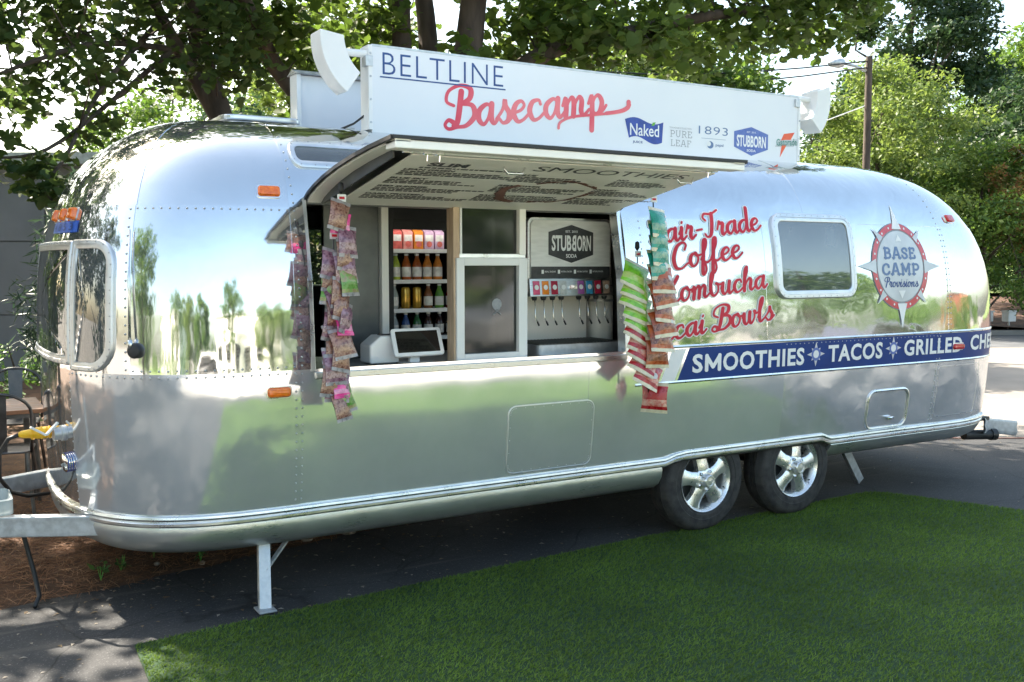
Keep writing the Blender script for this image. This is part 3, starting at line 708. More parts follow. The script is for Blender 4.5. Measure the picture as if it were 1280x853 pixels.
def rivet_dots(mb, pts, r=.0062, off=.002):
    for a, z in pts:
        c = Vector(sh(a, z, off)); n = (Vector(sh(a, z, off + .01)) - c).normalized()
        u = n.cross(Vector((0, 0, 1))).normalized(); w = n.cross(u)
        vs = []
        for rr, hh in ((1, 0), (.72, .5)):
            for k in range(6):
                t = k * math.pi / 3; vs.append(c + (u * math.cos(t) + w * math.sin(t)) * r * rr + n * r * hh)
        vs.append(c + n * r * .72)
        fs = [(k, (k + 1) % 6, 6 + (k + 1) % 6, 6 + k) for k in range(6)] + [(6 + k, 6 + (k + 1) % 6, 12) for k in range(6)]
        mb.add(vs, fs)
def line_dots(a0, z0, a1, z1, step=.042):
    n = max(1, int(math.hypot(a1 - a0, z1 - z0) / step))
    return [(a0 + (a1 - a0) * (i + .5) / n, z0 + (z1 - z0) * (i + .5) / n) for i in range(n)]

def panel(a0, a1, z0, z1, mat, lap=False, hole=None, rivets='', label=None):
    off = .0028 if lap else 0.0
    e = .010 if lap else 0.0
    aa = alist(a0 - (e if a0 != OA1 else 0), a1 + (e if a1 != OA0 else 0))
    zz = zlist(z0, z1)
    if hole:
        aa = sorted(set([a for a in aa if all(abs(a - h) > .02 for h in hole[:2])] + list(hole[:2])))
        zz = sorted(set([z for z in zz if all(abs(z - h) > .012 for h in hole[2:])] + [h for h in hole[2:] if z0 < h < z1]))
    mb = MB(); nc = len(aa); idx = {}
    def vid(i, j):
        if (i, j) not in idx: idx[i, j] = len(mb.v); mb.v.append(sh(aa[j], zz[i], off))
        return idx[i, j]
    edges = {}
    for i in range(len(zz) - 1):
        for j in range(nc - 1):
            ac, zc = (aa[j] + aa[j + 1]) / 2, (zz[i] + zz[i + 1]) / 2
            if hole and hole[0] < ac < hole[1] and hole[2] < zc < hole[3]: continue
            q = ((i, j), (i, j + 1), (i + 1, j + 1), (i + 1, j))
            mb.f.append(tuple(vid(*k) for k in q)); mb.m.append(0)
            for k in range(4):
                e_ = (q[k], q[(k + 1) % 4])
                if (e_[1], e_[0]) in edges: del edges[e_[1], e_[0]]
                else: edges[e_] = 1
    for (p_, q_) in edges:                                 # turned-in sheet edge, 4 mm deep, not smoothed with the face
        if zz[p_[0]] > ZT - .003 and zz[q_[0]] > ZT - .003: continue
        A_, B_ = sh(aa[p_[1]], zz[p_[0]], off), sh(aa[q_[1]], zz[q_[0]], off)
        C_, D_ = sh(aa[p_[1]], zz[p_[0]], off - .004), sh(aa[q_[1]], zz[q_[0]], off - .004)
        mb.add([A_, B_, D_, C_], [(1, 0, 3, 2)])
    o = mb.build('panel', mat, trailer, smooth=True)
    if label: o['label'] = label
    if rivets:
        rb = MB(); pts = []
        i = .016
        if 'b' in rivets: pts += line_dots(a0, z0 + i, a1, z0 + i)
        if 't' in rivets: pts += line_dots(a0, z1 - i, a1, z1 - i)
        if 'l' in rivets: pts += line_dots(a0 + i, z0, a0 + i, min(z1, 2.56))
        if 'r' in rivets: pts += line_dots(a1 - i, z0, a1 - i, min(z1, 2.56))
        if hole: pts = [p for p in pts if not (hole[0] - .01 < p[0] < hole[1] + .01 and hole[2] - .01 < p[1] < hole[3] + .01)]
        rivet_dots(rb, pts, off=off)
        tag(rb.build('rivets', 'rivet', o, smooth=True), kind='stuff')
    return o

ZM, ZU = 1.256, 2.075
ca = A1 + (A1 - 3.3)                                      # mirrored break round the tail
LOW = [(-5.33, -4.06, 'alu_hi', 0, 'blr'), (-4.06, -2.80, 'alu_front', 1, 'tr'), (-2.80, -1.0, 'alu_lo', 0, 'lb'), (-1.0, .62, 'alu_lo', 1, 'b'),
       (.62, 2.28, 'alu_lo2', 0, 'rt'), (2.28, 3.3, 'alu_lo2', 1, 'lr'), (3.3, ca, 'alu_lo2', 0, '')]
for a0, a1, m, lap, rv in LOW: panel(a0, a1, ZR, ZM, m, lap, None, rv)
HOLE = (OA0, OA1, OZ0, OZ1)
UP = [(-5.33, -4.06, 'alu_hi', 0, '', None), (-4.06, -3.625, 'alu_hi', 1, 'r', None), (-3.625, -2.80, 'alu_hi', 0, 'bt', None), (-2.80, OA0, 'alu_hi', 1, 'l', None), (OA1, -.60, 'alu_hi', 1, '', None),
      (-.60, .47, 'alu_hi', 0, 'l', None), (.47, 1.42, 'alu_hi', 1, '', None), (1.42, 2.41, 'alu_hi', 0, 'r', None), (2.41, 3.3, 'alu_hi', 1, 'lr', None), (3.3, ca, 'alu_hi', 0, '', None)]
for a0, a1, m, lap, rv, h in UP: panel(a0, a1, ZM, ZU, m, lap, h, rv)
ROOF = [(-5.33, -4.06, 'alu_hi', 0, '', None), (-4.06, -3.62, 'alu_hi', 1, '', None), (-3.62, -2.80, 'alu_hi', 0, '', None), (-2.80, -.60, 'alu_roof', 1, 'l', HOLE),
        (-.60, .90, 'alu_roof', 0, '', None), (.90, 2.41, 'alu_roof', 1, 'r', None), (2.41, 3.3, 'alu_hi', 0, '', None), (3.3, ca, 'alu_hi', 1, '', None)]
for a0, a1, m, lap, rv, h in ROOF: panel(a0, a1, ZU, ZT, m, lap, h, rv)
FW = (FA + 1.50, FA + 2.15, 1.62, 2.06)                   # window in the far wall
for a0, a1 in ((FA - 2.41, FA - .6), (FA - .6, FA + 1.2), (FA + 1.2, FA + 2.8), (FA + 2.8, -5.33)):
    panel(a0, a1, ZR, ZM, 'alu_lo'); panel(a0, a1, ZM, ZU, 'alu_hi', False, FW if a0 < FW[0] < a1 else None); panel(a0, a1, ZU, ZT, 'alu_roof')
panel(FA - 3.32, FA - 2.41, ZR, ZM, 'alu_lo'); panel(FA - 3.32, FA - 2.41, ZM, ZU, 'alu_hi'); panel(FA - 3.32, FA - 2.41, ZU, ZT, 'alu_roof')

# ---- swept trims along the plan
def sweep(name, a0, a1, prof, mat, zf=None, cap=True, parent=None, smooth=True):
    """prof: closed list of (off, z) swept along the plan"""
    mb = MB(); aa = alist(a0, a1); rows = []
    for a in aa:
        dz = zf(a) if zf else 0
        r = []
        for o_, z in prof:
            zz = min(max(z, ZR), ZT)
            b = Vector(sh(a, zz)); n = Vector(sh(a, zz, .02)) - b; n.z = 0; n.normalize()
            p = b + n * o_; p.z = z + dz; r.append(p)
        rows.append(r)
    mb.grid([[rows[i][k] for i in range(len(aa))] for k in list(range(len(prof))) + [0]])
    if cap:
        n = len(prof); L = len(aa)
        mb.f.append(tuple(k * L for k in range(n))); mb.m.append(0)
        mb.f.append(tuple(k * L + L - 1 for k in range(n))[::-1]); mb.m.append(0)
    return mb.build(name, mat, parent or trailer, smooth=smooth, angle=35)
AR0, AR1 = -.36, 1.16                                     # wheel arch
def arch(a):
    t = min(max((a - AR0) / .11, 0), 1) * min(max((AR1 - a) / .09, 0), 1)
    return .032 * t * t * (3 - 2 * t)
railp = [(-.03, .492), (.010, .492), (.016, .500), (.016, .512), (.010, .520), (.020, .526), (.024, .536), (.020, .547), (.010, .552), (-.03, .552)]
sweep('rub_rail', -5.9, A1 + 1.2, railp, 'trim', arch)
belly = [(-.02, .500), (-.004, .498), (.004, .470), (-.004, .425), (-.035, .375), (-.085, .343), (-.16, .330), (-.5, .328), (-.5, .5)]
sweep('belly_pan', -5.9, AR0 - .03, belly, 'alu_belly')
sweep('belly_pan', AR1 + .01, A1 + 1.0, [(o_, z + (.04 if z < .45 else .015)) for o_, z in belly], 'alu_belly')
sweep('arch_lip', AR0 - .02, AR1 + .02, [(-.035, .47), (-.02, .47), (-.012, .50), (-.035, .50)], 'black', arch)
# trim rails either side of the blue banner
for z in (1.266, 1.040):
    sweep('trim_rail', -.66, A1 + .9, [(-.004, z - .009), (.004, z - .009), (.007, z), (.004, z + .009), (-.004, z + .009)], 'trim')

# ---- wheel well, chassis under the floor
wb = MB(); wb.box(AR0 - .02, AR1, -1.10, 1.10, .50, .53); wb.box(AR0 - .05, AR0 - .03, -1.08, 1.08, .34, .52); wb.box(AR1, AR1 + .02, -1.08, 1.08, .38, .52)
wb.build('wheel_well', 'black', trailer)
ch = MB(); ch.box(-3.4, 3.0, -.55, -.47, .36, .50); ch.box(-3.4, 3.0, .47, .55, .36, .50); ch.build('chassis', 'dsteel', trailer)
ax = MB()
for x in (.010, .857): ax.tube([(x, -1.0, .345), (x, 1.0, .345)], .04, 10)
ax.build('axle_pair', 'dsteel', trailer)

# ---- wheels
def wheel(x, y, sgn, spin):
    """sgn -1: outer face towards -Y"""
    root = MB()
    R0, W = .352, .20
    ox = (0, sgn, 0)
    prof = [(.205, -W + .02), (.235, -W), (.30, -W), (.335, -W + .018), (.349, -W + .05), (R0, -W + .07)]
    for g in range(4):                                    # tread ribs and grooves
        h0 = -W + .075 + g * .018
        prof += [(R0, h0), (R0, h0 + .011), (R0 - .007, h0 + .012), (R0 - .007, h0 + .016)]
    prof += [(R0, -W + .148), (.349, -.05), (.335, -.018), (.315, -.004), (.300, -.001), (.262, .004), (.258, .001), (.232, .001), (.226, -.003), (.212, -.008), (.205, -.02)]
    root.lathe(prof, (0, 0, 0), ox, 56)
    w = root.build('wheel', 'rubber', None, smooth=True, angle=32)
    rim = MB()
    rim.lathe([(.205, -.16), (.190, -.15), (.182, -.06), (.186, -.035), (.196, -.02), (.204, -.006), (.212, .0), (.212, -.012), (.204, -.014)], (0, 0, 0), ox, 48)
    rm = rim.build('rim', 'wheelalu', w, smooth=True, angle=35)
    rim2 = MB(); rim2.lathe([(.0, -.12), (.185, -.12)], (0, 0, 0), ox, 32); rim2.build('brake_drum', 'dsteel', w)
    def P(r, t, h): return (r * math.cos(t), sgn * h, r * math.sin(t))
    for k in range(5):
        t0 = spin + k * 2 * math.pi / 5
        s = MB()
        # spoke: wide at the hub and the rim, waisted between, crowned
        secs = [(.050, .046, -.010), (.085, .046, -.008), (.12, .043, -.014), (.16, .050, -.020), (.194, .070, -.022)]
        rows = []
        for r, hw, h in secs:
            rows.append([tuple(Vector(P(r, t0, hh)) + Vector((-math.sin(t0), 0, math.cos(t0))) * q) for q, hh in ((-hw, h - .05), (-hw, h - .010), (-hw * .62, h), (0, h + .004), (hw * .62, h), (hw, h - .010), (hw, h - .05))])
        s.grid(rows)
        s.build('spoke', 'wheelalu', w, smooth=True, angle=40)
    hb = MB(); hb.lathe([(.085, -.06), (.085, -.016), (.070, -.006), (.046, -.004), (.044, .036), (.038, .043), (.030, .043), (.028, .038), (.0, .040)], (0, 0, 0), ox, 32)
    hb.build('hub_cap', 'wheelalu', w, smooth=True, angle=35)
    for k in range(5):
        t = spin + .63 + k * 2 * math.pi / 5
        nb = MB(); nb.lathe([(.011, -.02), (.011, .006), (.006, .012), (.0, .012)], P(.064, t, 0), ox, 6); nb.build('lug_nut', 'chrome', w)
    vs = MB(); t = spin + 4.2; vs.tube([P(.178, t, -.02), P(.165, t, .004)], .005, 6); vs.build('valve_stem', 'black', w)
    w.parent = trailer; w.matrix_parent_inverse = Matrix.Translation(trailer.location).inverted(); w.location = (x, y, .352)
    return w
wheel(.010, -1.135, -1, R_(98)); wheel(.857, -1.135, -1, R_(80)); wheel(.010, 1.135, 1, .3); wheel(.857, 1.135, 1, .9)

# ---- frames and panes laid on the skin
def rr(a0, a1, z0, z1, r, n=6):
    """rounded rectangle; r: one radius or (bl, br, tr, tl)"""
    if not hasattr(r, '__len__'): r = (r,) * 4
    out = []
    for (cx_, cz, t0, q) in ((a0 + r[0], z0 + r[0], 180, r[0]), (a1 - r[1], z0 + r[1], 270, r[1]), (a1 - r[2], z1 - r[2], 0, r[2]), (a0 + r[3], z1 - r[3], 90, r[3])):
        for k in range(n + 1):
            t = R_(t0 + 90 * k / n); out.append((cx_ + q * math.cos(t), cz + q * math.sin(t)))
    res = []                                              # densify straight runs so that they follow the skin
    for i, p in enumerate(out):
        q = out[(i + 1) % len(out)]; d = math.dist(p, q); k = max(1, int(d / .06))
        res += [(p[0] + (q[0] - p[0]) * j / k, p[1] + (q[1] - p[1]) * j / k) for j in range(k)]
    return res
def inset(o, d):
    n = len(o); res = []
    for i in range(n):
        p, q = o[i - 1], o[(i + 1) % n]; tx, tz = q[0] - p[0], q[1] - p[1]; L = math.hypot(tx, tz) or 1
        res.append((o[i][0] - tz / L * d, o[i][1] + tx / L * d))
    return res
def ring(outl, secs, mat, name, parent):
    """secs: list of (inset, offset) swept round the outline"""
    mb = MB(); rows = []
    for d, of in secs:
        rows.append([sh(a, z, of) for a, z in inset(outl, d)])
    mb.grid(rows, closed=True)
    return mb.build(name, mat, parent, smooth=True, angle=35)
def fill(outl, of, mat, name, parent, rings=8, fn=None):
    fn = fn or (lambda a, z, q: sh(a, z, q))
    mb = MB(); ca_ = sum(p[0] for p in outl) / len(outl); cz_ = sum(p[1] for p in outl) / len(outl)
    rows = [[fn(ca_ + (a - ca_) * s, cz_ + (z - cz_) * s, of) for a, z in outl[::-1]] for s in [max(.001, k / rings) for k in range(rings + 1)]]
    mb.grid(rows, closed=True)
    return mb.build(name, mat, parent, smooth=True)
def skin_window(name, outl, fw, dep, glass, label=None, rv=True, back='black', po=None):
    f = ring(outl, [(-.004, -.004), (-.003, dep * .7), (.004, dep), (fw * .50, dep), (fw * .54, dep * .88), (fw * .92, dep * .88), (fw, dep * .80), (fw, dep * .1)], 'frame', name, trailer)
    if label: f['label'] = label
    fill(inset(outl, fw - .002), po if po is not None else dep * .55, glass, 'pane', f)
    if back: fill(inset(outl, fw - .002), .002, back, 'backing', f)
    if rv:
        rb = MB(); o2 = inset(outl, fw * .25); pts = []; acc = 0
        for i in range(len(o2)):
            d = math.dist(o2[i], o2[i - 1]); acc += d
            if acc > .035: pts.append(o2[i]); acc = 0
        rivet_dots(rb, pts, .0045, dep)
        tag(rb.build('rivets', 'rivet', f), kind='stuff')
    return f
M['curtain'] = pmat('window_blind', (.20, .235, .225), (.13, .155, .15), 6, rough=.5, stretch=(1, 1, 3))
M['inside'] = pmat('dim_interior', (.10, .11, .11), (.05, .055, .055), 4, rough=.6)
skin_window('front_window', rr(2 * A0 + 4.035, -4.035, 1.285, 1.90, .012), .042, .024, 'glass', 'wide front window in a riveted metal frame', back='curtain')
skin_window('wrap_window', rr(-4.03, -3.705, 1.262, 1.905, (.01, .15, .12, .01)), .042, .020, 'glass_dark', 'curved corner window in a riveted metal frame')
skin_window('wrap_window', rr(2 * A0 + 3.705, 2 * A0 + 4.03, 1.262, 1.905, (.15, .01, .01, .12)), .042, .045, 'glass_dark')
skin_window('side_window', rr(.545, 1.335, 1.552, 2.128, .095), .052, .026, 'glass_dark', 'rounded side window with a double metal frame')
fw_ = skin_window('roof_window', rr(-2.755, -1.9, 2.285, 2.425, .06), .03, .018, 'glass', 'narrow curved roof window')
ring(rr(1.505, 1.975, .562, .862, .075), [(-.002, 0), (0, .010), (.008, .013), (.016, .010), (.018, .002)], 'trim', 'locker_door', trailer)
lk = MB(); lk.box(1.735, 1.80, -1.205, -1.18, .628, .648); lk.box(1.755, 1.78, -1.212, -1.2, .632, .644); lk.build('locker_latch', 'chrome', trailer, bevel=.003)
rb = MB(); o_ = rr(-1.565, -.965, .575, .975, .05); pts = []; acc = 0
for i in range(len(o_)):
    acc += math.dist(o_[i], o_[i - 1])
    if acc > .028: pts.append(o_[i]); acc = 0
ap = fill(o_, .0030, 'alu_lo', 'access_panel', trailer); ring(o_, [(-.003, .0), (-.002, .0045), (.003, .0050), (.005, .0032)], 'frame', 'edge_strip', ap); rivet_dots(rb, [p for p in inset(o_, .014)][::1], .004, .0026); tag(rb.build('rivets', 'rivet', ap), kind='stuff')
ring(rr(2.30, 2.86, .60, 1.0, .02), [(-.001, 0), (0, .004), (.004, .004), (.005, 0)], 'trim', 'access_panel', trailer)
# far window glass
fw2 = ring(rr(FW[0] - .02, FW[1] + .02, FW[2] - .02, FW[3] + .02, .05), [(0, 0), (0, .02), (.03, .02), (.03, -.03)], 'trim', 'far_window', trailer)
fill(rr(FW[0], FW[1], FW[2], FW[3], .03), .004, 'glass_clear', 'pane', fw2)

# ---- lamps and small fittings on the skin
def lamp(name, a, z, w, h, mat, label=None, d=.022):
    b = MB(); o_ = rr(a - w / 2 - .006, a + w / 2 + .006, z - h / 2 - .006, z + h / 2 + .006, .018, 4)
    base = ring(o_, [(0, -.002), (0, .006), (.012, .007)], 'trim', name, trailer)
    if label: base['label'] = label
    mb = MB(); o2 = rr(a - w / 2, a + w / 2, z - h / 2, z + h / 2, .016, 4)
    mb.grid([[sh(p[0], p[1], q) for p in inset(o2, ins)] for ins, q in ((0, .0), (0, d * .6), (.006, d), (.016, d * 1.08))], closed=True)
    n = len(o2); mb.f.append(tuple(range(3 * n, 4 * n))); mb.m.append(0)
    mb.build('lens', mat, base, smooth=True, angle=40)
    return base
lamp('marker_lamp', -2.915, 2.150, .125, .052, 'orange', 'amber marker lamp high on the front side')
lamp('marker_lamp', -2.905, 1.150, .118, .050, 'orange', 'amber marker lamp low on the front side')
lamp('marker_lamp', 2.64, 2.140, .12, .055, 'redlens', 'red marker lamp high at the rear corner')
lamp('marker_lamp', 2.52, 1.145, .13, .045, 'redlens', 'red marker lamp on the blue banner')
for a in (-4.50, -4.29, -4.12): lamp('marker_lamp', a, 2.040, .075, .062, 'orange', 'amber lamp in the row above the front window', .030)
sp = fill(rr(-4.50, -4.03, 1.948, 2.005, .006), .006, 'bluelens', 'number_strip', trailer, 3)
for k, s in enumerate('4853'):
    t = MB(); put2d(t, text2d(s, .01), lambda u, v, o: sh(u, v, .0085 + o), -4.44 + k * .10, 1.957, .05, .038); t.build('lettering', 'navy', sp)
# antenna mast with its black socket
an = MB(); an.tube([sh(-3.60, 1.41, .03), sh(-3.61, 1.70, .022), sh(-3.62, 1.95, .02)], [.007, .006, .004], 8); an.build('antenna_mast', 'trim', trailer, smooth=True)
ab = MB(); c_ = Vector(sh(-3.585, 1.372)); n_ = (Vector(sh(-3.585, 1.372, .1)) - c_).normalized()
ab.lathe([(.036, -.01), (.038, .018), (.030, .030), (.014, .034), (0, .034)], c_, n_, 20); ab.build('antenna_socket', 'black', trailer, smooth=True, angle=40)
ab = MB(); ab.tube([sh(-3.60, 1.375, .02), sh(-3.60, 1.425, .03)], .011, 10); ab.build('antenna_joint', 'trim', trailer, smooth=True)
# ================================================================== serving opening, hatch, interior
ZC = 1.238                                                # counter top
# frame round the hole
jm = MB()
def jamb(a0, a1, z0, z1, name):
    b = MB()
    p = [sh(a0, z0, .004), sh(a1, z0, .004), sh(a1, z1, .004), sh(a0, z1, .004)]
    q = [(v[0], v[1] + .075, v[2]) for v in p]
    b.hexa([p[0], p[1], q[1], q[0], p[3], p[2], q[2], q[3]])
    b.build(name, 'trim', trailer, bevel=.002)
jamb(OA0 - .004, OA0 + .022, OZ0, 1.70, 'door_jamb'); jamb(OA0 - .004, OA0 + .022, 1.702, OZ1, 'door_jamb')
jamb(OA1 - .030, OA1 + .004, OZ0, 1.70, 'door_jamb'); jamb(OA1 - .030, OA1 + .004, 1.702, OZ1, 'door_jamb')
b = MB(); b.box(OA0, OA1, -1.108, -1.03, OZ1 - .03, OZ1 + .005); b.build('opening_header', 'dsteel', trailer)
b = MB(); b.box(OA0 + .02, OA1 - .02, -1.236, -.42, ZC - .032, ZC); b.build('counter', 'steel', trailer, bevel=.003)
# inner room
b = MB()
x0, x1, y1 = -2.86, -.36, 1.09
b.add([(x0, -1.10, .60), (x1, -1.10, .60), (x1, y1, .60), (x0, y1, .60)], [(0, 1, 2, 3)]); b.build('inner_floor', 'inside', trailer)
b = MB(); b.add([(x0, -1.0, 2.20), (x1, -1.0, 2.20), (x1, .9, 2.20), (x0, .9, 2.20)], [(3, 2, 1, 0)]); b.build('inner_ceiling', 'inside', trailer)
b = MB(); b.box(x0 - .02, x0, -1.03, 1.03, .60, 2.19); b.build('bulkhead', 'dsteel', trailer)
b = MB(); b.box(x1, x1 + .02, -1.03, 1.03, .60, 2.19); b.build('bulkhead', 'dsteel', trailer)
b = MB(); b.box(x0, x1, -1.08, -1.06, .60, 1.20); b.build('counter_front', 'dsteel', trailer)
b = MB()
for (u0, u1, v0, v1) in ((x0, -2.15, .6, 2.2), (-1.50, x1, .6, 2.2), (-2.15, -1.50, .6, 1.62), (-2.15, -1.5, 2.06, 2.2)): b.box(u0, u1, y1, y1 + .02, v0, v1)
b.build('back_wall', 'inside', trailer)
b = MB(); b.box(-.60, -.37, .0, .5, .62, 1.9); b.build('back_cabinet', 'dsteel', trailer, bevel=.006)
# steel panel beside the fridge
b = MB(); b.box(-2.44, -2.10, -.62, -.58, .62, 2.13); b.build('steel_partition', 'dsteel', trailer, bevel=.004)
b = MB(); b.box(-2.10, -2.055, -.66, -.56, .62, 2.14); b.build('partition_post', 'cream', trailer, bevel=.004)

# service window between two posts, all in the opening
sw = MB(); sw.box(-1.884, -1.845, -1.15, -1.07, ZC, 2.12); swr = sw.build('service_window', 'wood', trailer, bevel=.002)
b = MB(); b.box(-1.838, -1.825, -1.142, -1.075, 1.84, 2.12); b.build('post', 'white', swr)
b = MB(); b.box(-1.455, -1.412, -1.15, -1.07, 1.84, 2.12); b.build('post', 'cream', swr, bevel=.002)
b = MB(); b.box(-1.845, -1.412, -1.145, -1.075, 1.822, 1.846); b.build('transom', 'trim', swr, bevel=.002)
b = MB()
b.box(-1.872, -1.822, -1.165, -1.10, ZC + .002, 1.822); b.box(-1.468, -1.410, -1.165, -1.10, ZC + .002, 1.822)
b.box(-1.822, -1.468, -1.165, -1.10, ZC + .002, 1.283); b.box(-1.822, -1.468, -1.165, -1.10, 1.779, 1.822)
b.build('sash', 'white', swr, bevel=.003)
b = MB(); b.box(-1.83, -1.46, -1.135, -1.129, 1.275, 1.79); b.build('pane', 'glass_service', swr)
b = MB(); b.box(-1.825, -1.455, -1.115, -1.110, 1.846, 2.12); b.build('pane', 'glass_service', swr)
b = MB(); b.lathe([(.0, .0), (.032, .0), (.032, .001), (.0, .001)], (-1.60, -1.137, 1.56), (0, -1, 0), 20)
for dx in (-.02, .02): b.tube([(-1.60 - dx, -1.138, 1.535), (-1.60 + dx * 1.3, -1.138, 1.50)], .003, 6)
b.build('etched_emblem', 'grey', swr)

# ---- the hatch, propped up
hatch = MB()
HC = [(-1.095, 2.108), (-1.16, 2.142), (-1.25, 2.172), (-1.38, 2.206), (-1.55, 2.240), (-1.74, 2.268), (-1.95, 2.292), (-2.20, 2.312)]
HX0, HX1 = -2.715, -.715
def hcurve(t):
    f = t * (len(HC) - 1); i = min(int(f), len(HC) - 2); f -= i
    return tuple(HC[i][k] + (HC[i + 1][k] - HC[i][k]) * f for k in range(2))
nx, nt = 24, 28
for dz, flip in ((.012, False), (.0, True)):
    rows = [[(HX0 + (HX1 - HX0) * i / nx, hcurve(k / nt)[0], hcurve(k / nt)[1] + dz) for i in range(nx + 1)] for k in range(nt + 1)]
    hatch.grid(rows if not flip else [r[::-1] for r in rows])
ho = hatch.build('hatch', 'alu_roof', trailer, smooth=True, angle=40); ho['label'] = 'curved serving hatch propped open above the counter'
for x in (HX0, HX1):
    b = MB(); s = 1 if x == HX1 else -1
    for k in range(nt):
        y0, z0 = hcurve(k / nt); y1_, z1_ = hcurve((k + 1) / nt)
        b.hexa([(x - .008, y0, z0 - .004), (x + .008, y0, z0 - .004), (x + .008, y1_, z1_ - .004), (x - .008, y1_, z1_ - .004), (x - .008, y0, z0 + .0135), (x + .008, y0, z0 + .0135), (x + .008, y1_, z1_ + .0135), (x - .008, y1_, z1_ + .0135)])
    b.build('edge_gasket', 'black', ho)
    b = MB()
    for k in range(nt):                                   # pale inner rib next to the gasket
        y0, z0 = hcurve(k / nt); y1_, z1_ = hcurve((k + 1) / nt); xa, xb = (x + .013, x + .085) if s < 0 else (x - .085, x - .013)
        b.hexa([(xa, y0, z0 - .012), (xb, y0, z0 - .012), (xb, y1_, z1_ - .012), (xa, y1_, z1_ - .012), (xa, y0, z0 - .002), (xb, y0, z0 - .002), (xb, y1_, z1_ - .002), (xa, y1_, z1_ - .002)])
    b.build('rib', 'cream', ho)
    b = MB()
    for k in range(2, nt - 3):                            # dark side of the rib down to the board
        y0, z0 = hcurve(k / nt); y1_, z1_ = hcurve((k + 1) / nt); xa, xb = (x + .085, x + .093) if s < 0 else (x - .093, x - .085)
        t0, t1 = k / nt, (k + 1) / nt
        bz0, bz1 = 2.098 + (y0 + 1.13) / -.97 * .172, 2.098 + (y1_ + 1.13) / -.97 * .172
        b.hexa([(xa, y0, min(bz0, z0 - .02)), (xb, y0, min(bz0, z0 - .02)), (xb, y1_, min(bz1, z1_ - .02)), (xa, y1_, min(bz1, z1_ - .02)), (xa, y0, z0), (xb, y0, z0), (xb, y1_, z1_), (xa, y1_, z1_)])
    b.build('rib_side', 'dsteel', ho)
b = MB(); yo, zo = HC[-1]
b.box(HX0, HX1, yo - .008, yo + .004, zo - .002, zo + .013); b.build('edge_gasket', 'black', ho)
b = MB(); b.box(HX0 + .013, HX1 - .013, yo + .0, yo + .10, zo - .040, zo - .004); b.build('front_rail', 'cream', ho, bevel=.004)
b = MB(); b.box(HX0 + .10, HX1 - .10, yo + .105, yo + .125, zo - .045, zo - .02); b.build('hinge_strip', 'trim', ho, bevel=.002)
# menu board: a flat sheet hung under the curve
BX0, BX1 = -2.56, -.80
B0, B1 = Vector((0, -1.13, 2.098)), Vector((0, -2.055, 2.262))
bv = (B1 - B0); BL = bv.length; bv.normalize(); bn = Vector((0, -bv.z, bv.y)); bn = bn if bn.z < 0 else -bn
def bd(u, v, o): return tuple(Vector((u, 0, 0)) + B0 + bv * v + bn * o)
b = MB(); b.hexa([bd(BX0, 0, 0), bd(BX1, 0, 0), bd(BX1, BL, 0), bd(BX0, BL, 0), bd(BX0, 0, -.006), bd(BX1, 0, -.006), bd(BX1, BL, -.006), bd(BX0, BL, -.006)])
board = b.build('menu_board', 'cream', ho); board['label'] = 'cream menu board printed in black under the hatch'
wd = MB()
random.seed(3)
def words(u0, v0, w, h):
    u = u0
    while u < u0 + w - .02:
        L = min(random.uniform(.012, .045), u0 + w - u)
        wd.add([bd(u, v0, .0015), bd(u + L, v0, .0015), bd(u + L, v0 + h, .0015), bd(u, v0 + h, .0015)], [(0, 3, 2, 1)]); u += L + .007
def head(s, u, v, h, bold=.02, asp=1.0):
    t = text2d(s, bold); pr = MB(); put2d(pr, t, lambda a, c, o: bd(a, c, .0016 + o), u, v, t[2] * h * asp, h); tag(pr.build('lettering', 'blackprint', board), kind='stuff')
head('SLIM', -2.42, .790, .062, .05, 1.35)
words(-2.44, .755, .55, .018)
head('SMOOTHIES', -1.86, .805, .085, .0, 1.45)
cols = [(-2.50, ['LEAN GREEN', 'BLUE SKY', 'RED SUNRISE', 'DARK PROTEIN'], .66), (-1.88, ['BLUE', 'RED POWER', 'BACKPACKER PROTEIN'], .60), (-1.28, ['NO', 'HONEY', 'PEANUT BUTTER PROTEIN'], .46)]
for u, hs, w in cols:
    v = .71
    stp = .62 / len(hs)
    for hd in hs:
        head(hd, u, v, .030, .045, 1.2)
        for k in range(4 if len(hs) < 4 else 3): words(u, v - .030 - k * .0265, w * random.uniform(.6, .98), .017)
        v -= stp
tag(wd.build('small_print', 'blackprint', board), kind='stuff')
st = MB()                                                 # brown coffee-ring stain printed on the menu
for k in range(60):
    t0, t1 = 2 * math.pi * k / 60, 2 * math.pi * (k + 1) / 60
    if math.sin(3 * t0 + .5) > .88: continue
    r0 = .20 + .010 * math.sin(5 * t0); w = .014 + .026 * max(0, math.cos(t0 - 3.4)) + .012 * math.sin(7 * t0) ** 2
    q = []
    for t, r in ((t0, r0), (t1, r0), (t1, r0 + w), (t0, r0 + w)): q.append(bd(-1.52 + r * 1.25 * math.cos(t), .42 + r * 1.05 * math.sin(t), .0022))
    st.add(q, [(0, 3, 2, 1)])
tag(st.build('printed_stain', 'brown', board), kind='stuff')
for u in (-2.05, -1.0):                                   # pull handles
    b = MB(); b.tube([bd(u, .86, .004), bd(u + .02, .86, .035), bd(u + .10, .86, .035), bd(u + .12, .86, .004)], .006, 8); b.build('pull_handle', 'chrome', ho, smooth=True)
for u in (-2.52, -2.46, -.90):
    b = MB(); b.box(u, u + .035, -2.105, -2.085, 2.262, 2.276); b.tube([(u + .018, -2.095, 2.264), (u + .018, -2.09, 2.235)], .004, 6); b.build('latch', 'chrome', ho, bevel=.002)

